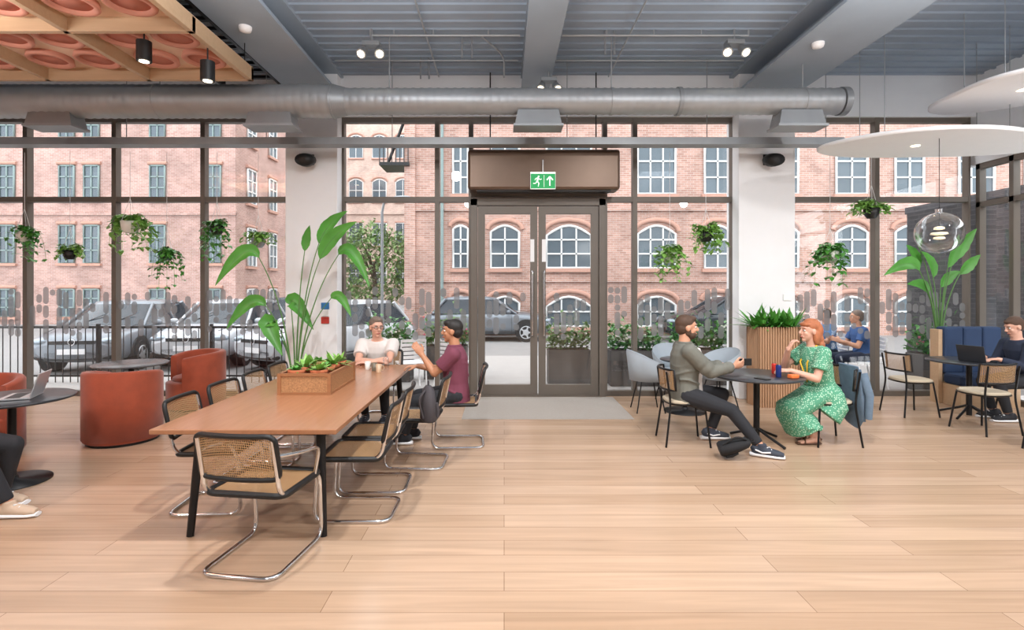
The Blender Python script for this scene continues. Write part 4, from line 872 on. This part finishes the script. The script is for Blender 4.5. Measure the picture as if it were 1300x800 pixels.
def shrubbox(x,y,w,lab,s=1):
    p=thing('terrace_planter',lab,'planter',(x,y,-.02),group='terrace planters'); part(p,'planter_box',MB().bb(-w/2,w/2,-.2,.2,0,.62),mat('dark_planter',(84,80,78),.7),bevel=.01)
    part(p,'soil',MB().bb(-w/2+.03,w/2-.03,-.17,.17,.6,.63),M_soil); f=MB()
    for i in range(int(620*w)):
        a=random.uniform(-w/2,w/2); q=V((a,random.uniform(-.2,.2),.62+abs(random.gauss(0,.22))*s+.02)); f.leaf(q,V((random.uniform(-1,1),random.uniform(-1,1),random.uniform(-.2,1))),.13,.07,.2,2)
    part(p,'foliage',f,random.choice([M_leaf3,M_leaf2]),kind='stuff'); fl=MB()
    for i in range(int(24*w)): fl.ell((random.uniform(-w/2,w/2),random.uniform(-.2,.1),.75+random.uniform(0,.3)),(.022,.022,.022),nu=6,nv=4)
    part(p,'flowers',fl,random.choice([mat('pink_petals',(216,110,136),.6),mat('white_petals',(240,235,225),.6)]),kind='stuff')
for x,y,w_ in ((-2.1,9.9,.8),(-1.1,10.2,.8),(1.15,9.6,.75),(2.3,9.5,.9),(3.5,9.6,1.0),(4.75,9.1,.8),(7.15,8.95,.6)): shrubbox(x,y,w_,'dark terrace planter box filled with shrubs')
def outchair(loc,rz,src=[None]):
    if src[0]: return dup(src[0],loc,rz)
    c=thing('terrace_chair','pale grey slatted terrace chair','chair',loc,rz,group='terrace chairs'); src[0]=c
    for sx in (-1,1): part(c,'leg',MB().tube([(sx*.22,.2,0),(sx*.2,.2,.44),(sx*.22,-.22,.44)],.013),M_white); part(c,'leg',MB().tube([(sx*.22,-.28,0),(sx*.22,-.2,.44),(sx*.2,-.27,.85)],.013),M_white)
    m_=MB(); [m_.box((0,-.18+i*.075,.45),(.42,.055,.015)) for i in range(6)]; part(c,'seat',m_,M_white)
    m_=MB(); [m_.box((0,-.225-.012*i,.56+i*.07),(.4,.014,.05)) for i in range(5)]; part(c,'backrest',m_,M_white)
    return c
outchair((-1.6,9.1,-.02),.4); outchair((-.85,9.15,-.02),-.6); outchair((6.0,9.9,-.02),R90); outchair((6.2,9.25,-.02),R90)
roundtable((5.45,9.8,-.02),.33,.73,'grey terrace table between seated people outside',topm=M_grey)

# ---------------------------------------------------------------- light + camera
w=bpy.data.worlds.new('World'); scene.world=w; w.use_nodes=True; nt=w.node_tree; bg_=nt.nodes['Background']
bg_.inputs[0].default_value=(.92,.965,1,1); bg_.inputs[1].default_value=3.8
def lamp(x,y,z,pw,col=(1,.975,.95),ang=150,rot=(0,0,0)):  # added fill spot to brighten the room, not a fitting of the lounge
    l=bpy.data.lights.new('room_fill_light','SPOT'); l.energy=pw; l.color=col; l.spot_size=math.radians(ang); l.spot_blend=1; l.shadow_soft_size=.12
    o=bpy.data.objects.new('room_fill_light',l); o.location=(x,y,z); o.rotation_euler=rot; COL.objects.link(o); o['label']='added soft fill light for the room'; o['category']='light'
def area(x,y,z,sx,sy,pw,col,rot):  # added upward fill that lifts the dark ceiling, no real lamp hangs here
    l=bpy.data.lights.new('ceiling_fill_light','AREA'); l.shape='RECTANGLE'; l.size=sx; l.size_y=sy; l.energy=pw; l.color=col
    o=bpy.data.objects.new('ceiling_fill_light',l); o.location=(x,y,z); o.rotation_euler=rot; COL.objects.link(o); o['label']='added soft fill light washing the ceiling'; o['category']='light'
for x in (-6,-1.2,2.2,6): 
    lamp(x,-1.0,4.5,600,rot=(.5,0,0)); lamp(x,3.4,4.5,440,rot=(.4,0,0))
for x in (-5.5,-1,3.6): area(x,3.6,3.75,2.2,1.2,170,(1,.99,.98),(pi+.05,0,0))
cam=bpy.data.cameras.new('Camera'); co=bpy.data.objects.new('Camera',cam); COL.objects.link(co); co.location=(0,0,1.7); co.rotation_euler=(pi/2,0,0)
cam.sensor_width=36; cam.lens=680/1300*36; cam.shift_x=10/1300; cam.shift_y=-35/1300; cam.clip_end=300
scene.camera=co
